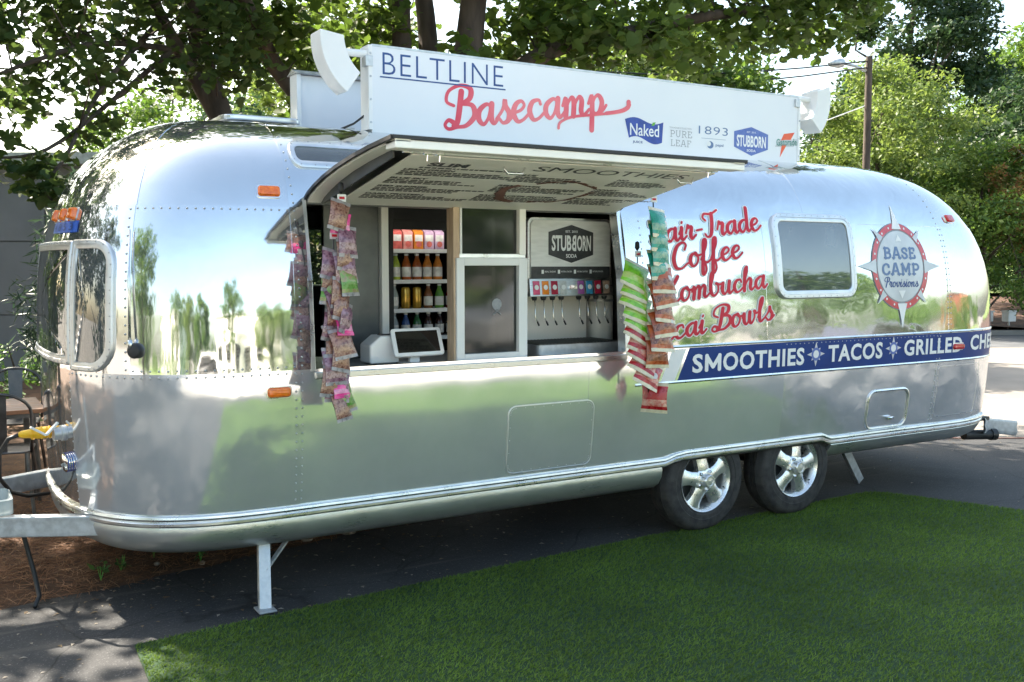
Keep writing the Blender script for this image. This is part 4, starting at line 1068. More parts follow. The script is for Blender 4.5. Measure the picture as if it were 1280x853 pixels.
# ================================================================== things inside
fr = thing('drinks_fridge', 'black upright drinks fridge stocked with bottles behind the counter', 'fridge', (-1.75, -.3, .62))
b = MB()
FX0, FX1, FY0, FY1 = -2.03, -1.47, -.56, .12
b.box(FX0, FX0 + .05, FY0, FY1, .62, 2.16); b.box(FX1 - .03, FX1, FY0, FY1, .62, 2.16); b.box(FX0 + .05, FX1 - .03, FY1 - .03, FY1, .62, 2.16); b.box(FX0 + .05, FX1 - .03, FY0, FY1 - .03, 2.05, 2.16)
b.build('cabinet', 'black', fr, bevel=.003)
M['fridgein'] = pmat('fridge_lining', (.55, .55, .54), (.45, .45, .44), 5, rough=.5)
b = MB(); b.box(FX0 + .051, FX1 - .031, FY1 - .036, FY1 - .031, .63, 2.04); b.build('liner', 'dsteel', fr)
SHZ = [1.874, 1.686, 1.508, 1.336]
for z in SHZ:
    b = MB(); b.box(FX0 + .052, FX1 - .032, FY0 + .085, FY1 - .04, z - .008, z)
    b.box(FX0 + .052, FX1 - .032, FY0 + .070, FY0 + .084, z - .018, z + .006); b.build('shelf', 'whiteplastic', fr)
b = MB(); b.box(FX1 - .065, FX1 - .033, FY0 + .05, FY0 + .066, 1.25, 2.0); b.build('shelf_upright', 'cream', fr)
M['striplight'] = pmat('fridge_lamp', (.9, .9, .9), None, 3, emit=(1, .96, .9), estr=3.0)
b = MB(); b.box(FX0 + .06, FX1 - .04, FY0 + .02, FY0 + .04, 2.02, 2.045); b.build('light_strip', 'striplight', fr)
b = MB(); b.box(FX0 + .05, FX1 - .03, FY0, FY0 + .018, 1.995, 2.05); b.build('header_panel', 'black', fr)

def vessel(name, kind, x, y, z, h, r, body, cap, lab, label, group):
    t = thing(name, label, kind, (x, y, z), group)
    if kind == 'bottle':
        prof = [(0, 0), (r * .9, 0), (r, .006), (r, h * .52), (r * .93, h * .62), (r * .55, h * .78), (r * .40, h * .86), (r * .40, h * .93)]
        b = MB(); b.lathe(prof, (x, y, z), (0, 0, 1), 14); b.build('glass_body', body, t, smooth=True, angle=50)
        b = MB(); b.lathe([(r * 1.02, h * .14), (r * 1.02, h * .50)], (x, y, z), (0, 0, 1), 14); b.build('paper_label', lab, t, smooth=True)
        b = MB(); b.lathe([(r * .45, h * .92), (r * .45, h), (0, h)], (x, y, z), (0, 0, 1), 10); b.build('cap', cap, t)
    elif kind == 'can':
        b = MB(); b.lathe([(0, 0), (r * .8, 0), (r, .012), (r, h - .014), (r * .82, h), (r * .8, h - .006), (0, h - .006)], (x, y, z), (0, 0, 1), 16); b.build('can_body', body, t, smooth=True, angle=50)
        b = MB(); b.lathe([(r * .80, h - .004), (.0, h - .004)], (x, y, z), (0, 0, 1), 12); b.build('lid', 'chrome', t)
    else:
        b = MB(); b.box(x - r, x + r, y - r, y + r, z, z + h * .86); b.add([(x - r, y - r, z + h * .86), (x + r, y - r, z + h * .86), (x + r, y + r, z + h * .86), (x - r, y + r, z + h * .86), (x - r, y, z + h), (x + r, y, z + h)], [(0, 1, 5, 4), (2, 3, 4, 5), (1, 2, 5), (3, 0, 4)])
        b.build('carton_body', body, t)
        b = MB(); b.box(x - r * .82, x + r * .82, y - r - .0012, y - r - .0004, z + h * .42, z + h * .74); b.build('paper_label', lab, t)
        b = MB(); b.lathe([(r * .62, 0), (0, 0)], (x, y - r - .002, z + h * .28), (0, -1, 0), 10); b.build('printed_fruit', cap, t)
DR = {}
def dmat(n, c, **k):
    if n not in DR: DR[n] = pmat('drink_' + n, c, tuple(q * .7 for q in c), 30, rough=.18, coat=.5, **k)
    return DR[n]
dm = dict(pink=dmat('pink', (.72, .16, .14)), rose=dmat('rose', (.75, .30, .26)), orange=dmat('orange', (.75, .25, .04)), lilac=dmat('lilac', (.62, .42, .58)), amber=dmat('amber', (.42, .10, .02)),
          lime=dmat('lime', (.42, .52, .06)), green=dmat('green', (.16, .40, .06)), berry=dmat('berry', (.30, .02, .03)), gold=dmat('gold', (.62, .36, .04), metal=.6), clear=dmat('clear', (.42, .46, .46)), dark=dmat('dark', (.03, .03, .03)), blue=dmat('blue', (.03, .08, .25)), dgreen=dmat('dgreen', (.02, .14, .03)), cola=dmat('cola', (.05, .015, .01)), white=dmat('white', (.78, .76, .72)), brown=dmat('brown', (.25, .09, .03)))
xs = [-1.925 + k * .078 for k in range(6)]
ordn = ['leftmost', 'second', 'third', 'fourth', 'fifth', 'sixth']
rows_ = [(SHZ[0], 'carton', .125, .031, ['pink', 'rose', 'orange', 'lilac', 'lilac'], 'on the top shelf of the fridge'),
         (SHZ[1], 'bottle', .165, .030, ['lime', 'amber', 'amber', 'orange', 'orange'], 'on the second fridge shelf'),
         (SHZ[2], 'bottle', .155, .029, ['clear', 'gold', 'gold', 'brown', 'green', 'berry'], 'on the third fridge shelf'),
         (SHZ[3], 'bottle', .15, .028, ['clear', 'blue', 'dgreen', 'cola', 'cola', 'dark'], 'on the bottom fridge shelf')]
for z, kd, h, r, cl, where in rows_:
    for k, c in enumerate(cl):
        kk = 'can' if c == 'gold' else kd
        hh = .135 if kk == 'can' else h
        nm = {'pink': 'deep pink', 'rose': 'rose pink', 'dgreen': 'dark green', 'berry': 'dark red', 'cola': 'dark brown', 'dark': 'black'}.get(c, c)
        xx = xs[k] if len(cl) == 6 else -1.912 + k * .072
        vessel('drink_' + kk, kk, xx, FY0 + .125, z + .001, hh, r, dm[c], dm['white' if kk != 'carton' else 'pink'], dm['white'], f'{nm} drink {kk}, {ordn[k]} from the left {where}', 'drinks in the fridge')

# ---- soda fountain
sf = thing('soda_fountain', 'white and chrome soda fountain with a black hexagon emblem on the counter', 'soda fountain', (-.93, -.85, ZC))
def yf(y0): return lambda u, v, o: (u, y0 - o, v)
b = MB(); b.prism(rr(-1.245, -.615, 1.60, 2.072, (.02, .02, .04, .04)), lambda u, v, d: (u, d, v), -.60, -.90); b.build('housing', 'steel', sf)
M['faceplate'] = pmat('fountain_face', (.80, .79, .76), (.70, .69, .66), 9, rough=.35, stretch=(1, 1, 5))
b = MB(); b.prism(rr(-1.228, -.632, 1.70, 2.055, (.012, .012, .035, .035)), lambda u, v, d: (u, d, v), -.9005, -.908); b.build('face_plate', 'faceplate', sf)
b = MB(); b.prism(rr(-1.226, -.634, 1.700, 1.772, .006), lambda u, v, d: (u, d, v), -.9085, -.911); bb_ = b.build('info_band', 'blackprint', sf)
hexo = [(-.93, 2.03), (-.765, 1.985), (-.765, 1.845), (-.93, 1.795), (-1.10, 1.845), (-1.10, 1.985)]
b = MB(); b.prism(hexo[::-1], lambda u, v, d: (u, d, v), -.9085, -.911); hx = b.build('emblem', 'blackprint', sf)
b = MB()
put2d(b, text2d('STUB', .03), yf(-.9118), -1.078, 1.868, .146, .098); 
tb = text2d('B', .03); b2 = [(1 - p[0], p[1]) for p in tb[0]]; put2d(b, (b2, [f[::-1] for f in tb[1]]), yf(-.9118), -.927, 1.868, .032, .098)
put2d(b, text2d('ORN', .03), yf(-.9118), -.889, 1.868, .106, .098)
put2d(b, text2d('EST. 2015', .01), yf(-.9118), -.975, 1.982, .09, .014)
put2d(b, text2d('SODA', .02), yf(-.9118), -.972, 1.826, .082, .024)
b.build('lettering', 'white', hx)
b = MB()
for u in (-1.14, -1.02, -.90, -.78):
    put2d(b, text2d('REAL SUGAR' if u < -1.1 else 'NATURAL FLAVORS', .01), yf(-.9118), u + .012, 1.736, .08, .010); 
    b.box(u - .012, u + .004, -.9125, -.9115, 1.728, 1.752)
b.build('lettering', 'white', bb_)
b = MB(); b.prism([(-.60, 1.60), (-.93, 1.588), (-.915, 1.70), (-.60, 1.70)], lambda u, v, d: (d, u, v), -1.243, -.617); b.build('valve_panel', 'steel', sf, bevel=.004)
cols_ = ['pink', 'orange', 'berry', 'white', None, 'lilac', 'blue', 'berry', 'brown']
vc = {'pink': (.75, .05, .15), 'orange': (.85, .25, .02), 'berry': (.45, .02, .06), 'white': (.6, .6, .58), 'lilac': (.35, .10, .35), 'blue': (.05, .30, .55), 'brown': (.45, .30, .22)}
for k, c in enumerate(cols_):
    u = -1.222 + k * .066
    if c is None:
        b = MB(); b.box(u, u + .055, -.935, -.915, 1.635, 1.655); b.build('badge_plate', 'chrome', sf); continue
    b = MB(); b.hexa([(u, -.931, 1.60), (u + .050, -.931, 1.60), (u + .050, -.92, 1.60), (u, -.92, 1.60), (u, -.921, 1.684), (u + .050, -.921, 1.684), (u + .05, -.91, 1.684), (u, -.91, 1.684)])
    bt = b.build('flavour_button', dmat('btn_' + c, vc[c]), sf, bevel=.003)
    b = MB(); b.lathe([(.016, 0), (0, .001)], (u + .025, -.928, 1.645), (0, -1, .12), 10); b.build('printed_spot', 'white', bt)
    b = MB(); b.lathe([(.018, 0), (.018, -.022), (.013, -.035), (.0, -.035)], (u + .025, -.90, 1.60), (0, 0, 1), 10); nz_ = b.build('nozzle', 'black', sf)
    b = MB(); b.tube([(u + .025, -.905, 1.575), (u + .028, -.908, 1.46), (u + .045, -.912, 1.425)], .0035, 6); b.build('lever', 'chrome', nz_, smooth=True)
    b = MB(); b.tube([(u + .040, -.912, 1.435), (u + .052, -.914, 1.410)], .006, 6); b.build('lever_tip', 'black', nz_)
b = MB(); b.box(-1.235, -.665, -.70, -.66, 1.27, 1.60); b.build('backsplash', 'cream', sf)  # steel sheet coloured cream: the light on its front is put into the colour
sc_ = thing('steel_canister', 'tall pale steel canister on the counter right of the soda fountain', 'canister', (-.50, -.62, ZC))
b = MB(); b.lathe([(0, 0), (.085, 0), (.09, .01), (.09, .33), (.082, .35), (.05, .365), (0, .365)], (-.50, -.62, ZC), (0, 0, 1), 24); b.build('canister_body', 'cream', sc_, smooth=True, angle=40)
b = MB(); b.lathe([(.092, .30), (.092, .315)], (-.50, -.62, ZC), (0, 0, 1), 24); b.build('band', 'galv', sc_, smooth=True)
b = MB(); b.prism(rr(-1.262, -.622, -1.05, -.70, .04), lambda u, v, d: (u, v, d), ZC + .002, 1.300); b.build('drip_tray', 'galv', sf)
b = MB(); b.box(-1.25, -.634, -1.038, -.712, 1.3005, 1.304); dg_ = b.build('drip_grate', 'dsteel', sf)
b = MB()
for k in range(24): b.box(-1.24 + k * .0255, -1.232 + k * .0255, -1.03, -.72, 1.3045, 1.308)
b.build('grate_bars', 'dsteel', dg_)

# ---- point of sale: tablet stand and receipt printer
pt = thing('receipt_printer', 'boxy white receipt printer on the counter behind the tablet', 'printer', (-2.24, -.96, ZC))
b = MB(); pp = [(-2.335, ZC + .006), (-2.16, ZC + .006), (-2.16, 1.395), (-2.27, 1.395), (-2.335, 1.345)]
b.prism(pp, lambda u, v, d: (u, d, v), -.88, -1.03); b.build('printer_body', 'whiteplastic', pt, bevel=.012, seg=3)
b = MB(); b.box(-2.30, -2.17, -1.025, -.885, ZC, ZC + .008); b.build('foot', 'black', pt)
b = MB(); b.box(-2.25, -2.17, -.99, -.93, 1.394, 1.399); b.build('paper_slot', 'black', pt)
tb_ = thing('tablet_stand', 'white tilted tablet on a slim stand facing out of the hatch', 'tablet', (-2.06, -1.06, ZC))
def tp(u, v, o):                                           # screen plane: leaning back, turned a little
    c, s = math.cos(R_(8)), math.sin(R_(8)); x, y, z = u, v * math.sin(R_(32)), v * math.cos(R_(32)); n = (0, -math.cos(R_(32)), math.sin(R_(32)))
    x, y, z = x + n[0] * o, y + n[1] * o, z + n[2] * o
    return (-2.065 + x * c + y * s, -1.06 - x * s * -1 * .6 + y * c, 1.355 + z)
b = MB(); b.prism(rr(-.160, .160, -.085, .085, .016), tp, -.010, .010); b.build('bezel', 'whiteplastic', tb_, bevel=.003)
b = MB(); b.prism(rr(-.135, .135, -.066, .066, .004), tp, .0102, .0112); b.build('screen', 'screen', tb_)
b = MB(); b.hexa([(-2.12, -1.08, ZC + .01), (-2.06, -1.08, ZC + .01), (-2.06, -1.05, ZC + .01), (-2.12, -1.05, ZC + .01), (-2.09, -1.02, 1.34), (-2.03, -1.02, 1.34), (-2.03, -1.0, 1.34), (-2.09, -1.0, 1.34)]); b.build('stem', 'whiteplastic', tb_, bevel=.004)
b = MB(); b.prism(rr(-2.16, -1.98, -1.15, -.99, .012), lambda u, v, d: (u, v, d), ZC + .001, ZC + .010); b.build('base_plate', 'galv', tb_)
# ================================================================== lettering on the skin
def skin(u, v, o): return sh(u, v, .0035 + o)
def slogan(text, a_end, z_end, xh, rot, name):
    """brush lettering whose baseline ends at (a_end, z_end)"""
    c, s = math.cos(rot), math.sin(rot)
    V, F, w = script2d(text, .17, .31, .12)
    xv = .077
    a0, z0 = a_end - w * xh * c, z_end - w * xh * s
    V2, F2, _ = script2d(text, .17, .31, .12, grow=.17)
    mb = MB(); mb.add([sh(a0 + x * xh * c - y * xv * s, z0 + x * xh * s + y * xv * c, .0030 + q * .00008) for x, y, q in V2], F2)
    back = mb.build('slogan_lettering', 'white', trailer); back['label'] = 'red brush lettering reading ' + text
    mb = MB(); mb.add([sh(a0 + x * xh * c - y * xv * s, z0 + x * xh * s + y * xv * c, .0058 + q * .00008) for x, y, q in V], F)
    mb.build('ink', 'redink', back)
slogan('Fair-Trade', .450, 2.018, .099, R_(6.4), '')
slogan('Coffee', .25, 1.835, .102, R_(8.0), '')
slogan('Kombucha', .455, 1.632, .096, R_(5.9), '')
slogan('Acai Bowls', .515, 1.420, .100, R_(6.8), '')
# blue banner
mb = MB(); aa = alist(-.23, A1 + .55); rows = []
for k in range(5):
    z = 1.050 + .205 * k / 4
    rows.append([sh(a if i else -.322 + .092 * k / 4, z, .0030) for i, a in enumerate(aa)])
mb.grid(rows); bn_ = mb.build('blue_banner', 'blue', trailer, smooth=True); bn_['label'] = 'blue banner strip with white capitals wrapping the rear'
mb = MB(); mb.grid([[sh(a + (z - 1.05) * .45, z, .0030) for a in (-.46, -.40, -.345)] for z in (1.050, 1.10, 1.15, 1.2, 1.25)]); mb.build('white_patch', 'white', bn_)
for s, a0, a1, z0 in (('SMOOTHIES', -.205, .81, 1.090), ('TACOS', 1.05, 1.625, 1.096), ('GRILLED', 1.868, 2.568, 1.100), ('CHEESE', 2.682, 3.37, 1.106)):
    t = MB(); fl = lambda u, v, o: sh(u, v, .0062 + o)
    if s == 'SMOOTHIES':                                  # the wide M is cut from four straight bars
        put2d(t, text2d('S', .030), fl, a0, z0, .088, .122)
        V, F = [], []
        for q, P in enumerate(([(.10, .10), (.10, .90)], [(.10, .86), (.46, .26)], [(.46, .26), (.82, .86)], [(.82, .10), (.82, .90)])): stroke(P, .20, .20, V, F, 0, 1, z0=q * 6)
        put2d(t, norm2d(V, F), fl, a0 + .106, z0 + .002, .140, .118)
        put2d(t, text2d('OOTHIES', .030, 1.10), fl, a0 + .262, z0, a1 - a0 - .262, .122)
    else: put2d(t, text2d(s, .030, 1.10), fl, a0, z0, a1 - a0, .122)
    t.build('lettering', 'white', bn_)
def star(mb, a, z, r0, r1, n, off, turn=0.0, w=.25):
    vs = [sh(a, z, off)]
    for k in range(2 * n):
        t = R_(90) + turn + math.pi * k / n; r = r1 if k % 2 == 0 else r0
        vs.append(sh(a + r * math.cos(t), z + r * math.sin(t), off))
    mb.add(vs, [(0, 1 + k, 1 + (k + 1) % (2 * n)) for k in range(2 * n)])
def disc(mb, a, z, r0, r1, off, n=40, t0=0, t1=360):
    rows = [[sh(a + r * math.cos(R_(t0 + (t1 - t0) * k / n)), z + r * math.sin(R_(t0 + (t1 - t0) * k / n)), off) for k in range(n + 1)] for r in [r0 + (r1 - r0) * j / 6 for j in range(7)]]
    mb.grid([r[::-1] for r in rows])
for a, z in ((.925, 1.160), (1.745, 1.166)):
    t = MB(); star(t, a, z, .030, .088, 4, .0058); star(t, a, z, .030, .062, 4, .0055, R_(45)); so_ = t.build('compass_star', 'lightgrey', bn_)
    t = MB(); disc(t, a, z, .028, .046, .0068); t.build('ring', 'hexblue', so_)
    t = MB(); disc(t, a, z, .002, .027, .0072); t.build('disc', 'white', so_)
# round badge
BA, BZ = 1.845, 1.770
t = MB(); disc(t, BA, BZ, .002, .325, .0030); bg_ = t.build('round_badge', 'grey', trailer, smooth=True); bg_['label'] = 'round red and grey compass badge reading base camp'
for q in range(4):
    t = MB(); disc(t, BA, BZ, .272, .318, .0052, 16, q * 90 + 7, q * 90 + 83); t.build('ring', 'ringred', bg_, smooth=True)
    t = MB()
    for k in (18, 36, 54, 72): disc(t, BA + .295 * math.cos(R_(q * 90 + k)), BZ + .295 * math.sin(R_(q * 90 + k)), .001, .009, .0068, 8)
    t.build('ring_dots', 'white', bg_)
t = MB(); disc(t, BA, BZ, .002, .262, .0056); t.build('disc', 'lightgrey', bg_, smooth=True)
for q in range(4):
    th = R_(90 * q); ux, uz = math.cos(th), math.sin(th); px, pz = -uz, ux
    t = MB(); L = .46 if q % 2 else .47
    v = [sh(BA + ux * r + px * w, BZ + uz * r + pz * w, .0075) for r, w in ((.275, -.055), (.34, -.030), (L, 0), (.34, .030), (.275, .055))]
    t.add(v, [(0, 1, 2, 3, 4)]); t.build('compass_point', 'lightgrey' if q % 2 == 0 else 'white', bg_)
    th = R_(90 * q + 45); ux, uz = math.cos(th), math.sin(th); px, pz = -uz, ux
    t = MB(); v = [sh(BA + ux * r + px * w, BZ + uz * r + pz * w, .0082) for r, w in ((.275, -.03), (.39, 0), (.275, .03))]; t.add(v, [(0, 1, 2)]); t.build('compass_point', 'lightgrey', bg_)
t = MB(); put2d(t, slab2d('BASE', .20, .15), lambda u, v, o: sh(u, v, .0075 + o), BA - .185, BZ + .048, .37, .098); put2d(t, slab2d('CAMP', .20, .15), lambda u, v, o: sh(u, v, .0075 + o), BA - .215, BZ - .072, .43, .100); t.build('lettering', 'slate', bg_)
V, F, w_ = script2d('Provisions', .17, .27, .15); V, F, _ = norm2d(V, F)
t = MB(); put2d(t, (V, F), lambda u, v, o: sh(u, v, .0075 + o), BA - .195, BZ - .158, .39, .082, lz=.00006); t.build('lettering', 'navy', bg_)
t = MB(); t.add([sh(BA - .035, BZ + .185, .0075), sh(BA + .035, BZ + .185, .0075), sh(BA, BZ + .235, .0075)], [(0, 1, 2)]); t.build('arrow', 'white', bg_)
t = MB(); t.add([sh(BA - .04, BZ - .18, .0075), sh(BA + .04, BZ - .18, .0075), sh(BA, BZ - .24, .0075)], [(0, 2, 1)]); t.build('arrow', 'white', bg_)

# ================================================================== hitch, jacks, bumper, vent
for s in (-1, 1):
    b = MB(); b.bar((-3.55, s * .77, .465), (-5.1, -s * .02, .465), .06, .105); hb_ = b.build('hitch_beam', 'galv', trailer, bevel=.006)
    b = MB()
    for k in (.42, .50):
        p = Vector((-3.55, s * .77, .465)).lerp(Vector((-5.1, -s * .02, .465)), k); b.lathe([(.016, 0), (.016, .012), (.010, .018), (0, .018)], p + Vector((-.015, -.026, -.01 if k < .45 else .02)), (-.4, -.9, 0), 8)
    b.build('bolt_heads', 'galv', hb_)
b = MB(); b.tube([(-4.72, 0, .02), (-4.72, 0, .95)], .035, 14); b.build('tongue_jack', 'galv', trailer, smooth=True, angle=40)
b = MB(); b.prism(rr(-4.36, -4.06, -.52, -.20, .05), lambda u, v, d: (u, v, d), .525, .535)
ol = rr(-4.36, -4.06, -.52, -.20, .05); b.grid([[(u, v, .535) for u, v in ol], [(u, v, .60) for u, v in ol], [(u, v, .605) for u, v in inset(ol, .012)], [(u, v, .54) for u, v in inset(ol, .012)]], closed=True)
M['tub'] = pmat('frosted_plastic', (.55, .60, .60), (.42, .47, .47), 9, rough=.25, alpha=.75)
tt = b.build('plastic_tray', 'tub', None, smooth=True, angle=40); tag(tt, 'shallow frosted plastic tray resting on the drawbar', 'tray')
def channel(mb, a, b_, w, d, th=.006):
    a, b_ = Vector(a), Vector(b_); ax_ = (b_ - a).normalized(); s = ax_.cross(Vector((0, 1, 0))).normalized(); n = s.cross(ax_)
    for (o1, ww, dd) in ((Vector((0, 0, 0)), w, th), (s * (w / 2 - th / 2) + n * d / 2, th, d), (s * -(w / 2 - th / 2) + n * d / 2, th, d)):
        mb.bar(a + o1, b_ + o1, ww, dd, up=n)
b = MB(); channel(b, (-2.93, -1.00, .36), (-2.965, -1.12, .02), .062, .03); b.box(-3.01, -2.92, -1.17, -1.06, .012, .022); jk = b.build('stabiliser_jack', 'galv', trailer, bevel=.002)
b = MB(); b.bar((-2.74, -.92, .36), (-2.94, -1.05, .20), .022, .012); b.build('brace', 'galv', jk)
b = MB(); b.tube([(-2.745, -.96, .355), (-2.72, -1.03, .350)], .014, 8); b.build('brace_bolt', 'chrome', jk)
b = MB(); channel(b, (1.80, -.72, .40), (2.085, -.69, .025), .07, .035); b.build('stabiliser_jack', 'galv', trailer, bevel=.002)
# power inlet on the nose
ctr = Vector(sh(-4.22, .915)); nn = (Vector(sh(-4.22, .915, .1)) - ctr).normalized(); tn = Vector((-.80, -.42, .04)).normalized()
b = MB(); b.lathe([(.042, -.005), (.042, .012), (.034, .018), (.034, .05), (0, .05)], ctr, nn, 18); b.build('power_inlet', 'galv', trailer, smooth=True, angle=40)
pl = thing('yellow_power_plug', 'yellow weatherproof power plug with black cable at the front of the trailer', 'plug', tuple(ctr))
p0 = ctr + nn * .055 + Vector((.06, .03, .01)); dv = Vector((-1, .28, -.06)).normalized()
b = MB(); b.lathe([(.024, 0), (.030, .004), (.030, .05), (.026, .054), (.026, .075), (.031, .08), (.031, .125), (.024, .16), (.020, .20), (.013, .215), (0, .215)], p0, dv, 16); b.build('plug_body', 'yellow', pl, smooth=True, angle=35)
for k in (.062, .10, .145):
    b = MB(); b.lathe([(.0315, 0), (.033, .003), (.033, .009), (.0315, .012)], p0 + dv * k, dv, 16); b.build('grip_ring', 'yellow', pl)
e = p0 + dv * .213
b = MB(); b.tube([e, e + Vector((-.05, .02, -.02)), e + Vector((-.09, .08, -.10)), e + Vector((-.09, .18, -.25)), e + Vector((-.03, .32, -.36)), e + Vector((.06, .45, -.42)), e + Vector((.18, .55, -.44))], .011, 8); b.build('cable', 'black', pl, smooth=True)
for q in ((-.06, .05), (.05, .06), (0, -.085)):
    b = MB(); b.bar(ctr + nn * .085, ctr + nn * .085 + Vector((q[0] * 1.2, q[0] * .3, q[1])), .022, .012); b.build('bracket', 'whiteplastic', pl, bevel=.003)
c2 = Vector(sh(-4.14, .775)); n2 = (Vector(sh(-4.14, .775, .1)) - c2).normalized()
b = MB(); b.lathe([(.05, -.01), (.05, .03), (.042, .036), (0, .04)], c2, n2, 20); hs_ = b.build('hose_connector', 'chrome', trailer, smooth=True, angle=40)
for k in range(3): 
    b = MB(); b.lathe([(.0515, .002 + k * .011), (.0515, .007 + k * .011)], c2, n2, 20); b.build('band', 'logoblue', hs_, smooth=True)
b = MB(); b.tube([(-4.02, -.30, .44), (-4.0, -.31, .33), (-3.965, -.33, .16), (-3.95, -.40, .05), (-3.98, -.46, .015)], .012, 8); tag(b.build('hanging_cable', 'black', None, smooth=True), 'black cable drooping from the drawbar to the pine straw', 'cable')
# rear bumper
b = MB(); rows = []
for k in range(9):
    u = k / 8; x = 3.22 + .42 * u; y = -1.00 + .05 * math.sin(u * 3.6)
    rows.append([(x, y - q, z - .055 * u) for q, z in ((0, .362), (.008, .364), (.022, .40), (.010, .44), (.020, .47), (.012, .492), (0, .492))])
b.grid(rows, closed=True); b.build('bumper', 'galv', trailer, smooth=True, angle=40)
b = MB(); b.tube([(3.10, -.90, .345), (3.40, -.98, .335)], .042, 16); b.tube([(3.36, -.97, .336), (3.41, -.983, .335)], .05, 16); b.build('drain_pipe', 'black', trailer, smooth=True, angle=40)
b = MB(); b.box(3.02, 3.30, -1.0, -.80, .47, .50); b.build('bumper_bracket', 'dsteel', trailer)
# roof vent
b = MB(); b.prism(rr(-2.80, -2.36, .02, .46, .07), lambda u, v, d: (u, v, d), 2.56, 2.655); b.build('roof_vent', 'galv', trailer, bevel=.01)
b = MB(); b.prism(rr(-2.825, -2.335, -.005, .485, .08), lambda u, v, d: (u, v, d), 2.656, 2.688); b.build('vent_lid', 'trim', trailer, bevel=.008)

# ================================================================== roof signs
SX0, SX1, SZ0, SZ1, SY = -2.175, 1.315, 2.540, 3.034, -.66
sg = thing('roof_sign', 'long white roof sign with blue and red lettering above the hatch', 'sign', (-.4, SY, SZ0))
b = MB(); b.box(SX0 + .022, SX1 - .022, SY - .004, SY + .10, SZ0, SZ1 - .004); b.build('sign_face', 'signface', sg)
b = MB(); b.box(SX0, SX0 + .024, SY - .012, SY + .112, SZ0 + .02, SZ1 + .004); b.build('end_frame', 'white', sg, bevel=.003)
b = MB(); b.box(SX1 - .024, SX1, SY - .012, SY + .112, SZ0 + .02, SZ1 + .004); b.build('end_frame', 'white', sg, bevel=.003)
b = MB(); b.box(SX0 + .022, SX1 - .022, SY - .006, SY + .11, SZ1 - .004, SZ1 + .010); b.build('top_frame', 'galv', sg)
b = MB()
for x in (-1.9, -.9, .1, 1.05): b.box(x, x + .05, SY + .03, SY + .08, 2.48, SZ0)
b.build('mounting_feet', 'dsteel', sg)
for i in range(8):
    b = MB(); b.lathe([(.007, 0), (.007, .003), (.004, .005), (0, .005)], (SX0 + .012 if i < 4 else SX1 - .012, SY - .012, SZ0 + .06 + (i % 4) * .13), (0, -1, 0), 8); b.build('screw', 'galv', sg)
b = MB(); b.tube([(SX0 + .02, SY + .06, 2.66), (SX0 - .05, SY + .10, 2.60), (SX0 - .12, SY + .20, 2.565), (SX0 - .06, SY + .5, 2.59)], .007, 6); b.build('sign_cable', 'black', sg, smooth=True)
def sy(u, v, o): return (u, SY - .0048 - o, v)
t = MB(); put2d(t, text2d('BELTLINE', -.012, 1.1), sy, -2.085, 2.880, .806, .124); t.build('lettering', 'navy', sg)
t = MB(); t.box(-2.102, -1.262, SY - .0056, SY - .0046, 2.860, 2.868); t.build('underline', 'navy', sg)
V, F, w_ = script2d('Basecamp', .17, .30, .10)
xh = .118; xw = .131; r_ = R_(9.5); c_, s_ = math.cos(r_), math.sin(r_); bx0, bz0 = -1.672, 2.604
t = MB(); t.add([sy(bx0 + (x * xw * c_ - y * xh * s_), bz0 + (x * s_ + y * c_) * xh, .0006 + q * .00005) for x, y, q in V], F); t.build('lettering', 'signred', sg)
V, F = [], []
for P in ([(6.55, -.80), (6.75, -.45), (7.6, -.22), (9.2, -.22), (10.9, -.18), (11.45, .12), (11.42, .30)],): stroke(P, .16, .18, V, F, 0, 7)
V2, F2 = [], []; stroke([(11.42, .34), (11.30, .02), (10.7, -.16), (9.8, -.20)], .22, .30, V2, F2, 0, 7, z0=4)
t = MB()
for A_, B_ in ((V, F), (V2, F2)): t.add([sy(bx0 + (x * c_ - y * s_) * xw * .93, bz0 + .02 + (x * s_ + y * c_) * xh * .93, .0030 + q * .00005) for x, y, q in A_], B_)
t.build('swash', 'signred', sg)
# row of drink logos
t = MB(); top = [(-.335 + .33 * k / 16, 2.755 + .018 * math.sin(k / 16 * 6.3) ) for k in range(17)]; bot = [(-.30 + .285 * k / 16, 2.625 + .022 * math.sin(k / 16 * 5.5 + .4)) for k in range(17)]
t.grid([[sy(u, v, .0005) for u, v in bot], [sy(u, v, .0005) for u, v in top]]); nk = t.build('flag_logo', 'logoblue', sg)
t = MB(); put2d(t, text2d('Naked', .01), sy, -.292, 2.652, .25, .080, lift=.0012); t.build('lettering', 'white', nk)
t = MB(); put2d(t, text2d('JUICE', .02), sy, -.268, 2.598, .085, .020, lift=.0005); t.build('lettering', 'navy', nk)
t = MB(); t.add([sy(-.110, 2.725, .0016), sy(-.085, 2.728, .0016), sy(-.072, 2.752, .0016), sy(-.098, 2.748, .0016)], [(0, 1, 2, 3)]); M['leafgreen'] = pmat('logo_green', (.12, .40, .05), None, 20, rough=.5); t.build('leaf', 'leafgreen', nk)
t = MB(); put2d(t, slab2d('PURE', .085, .05), sy, .055, 2.662, .20, .050, lift=.0005); put2d(t, slab2d('LEAF', .085, .05), sy, .062, 2.600, .185, .048, lift=.0005); put2d(t, text2d('TEA HOUSE COLLECTION', -.005), sy, .050, 2.722, .20, .011, lift=.0005); t.build('tea_logo', 'grey', sg)
t = MB(); put2d(t, text2d('1893', -.005, 1.1), sy, .315, 2.702, .275, .056, lift=.0005); lg = t.build('number_logo', 'slate', sg)
t = MB(); t.box(.34, .57, SY - .0056, SY - .0046, 2.672, 2.674); t.prism([(.425 + .030 * math.cos(k * .4488), 2.630 + .026 * math.sin(k * .4488)) for k in range(14)][::-1], lambda u, v, d: sy(u, v, d), .0003, .0008)
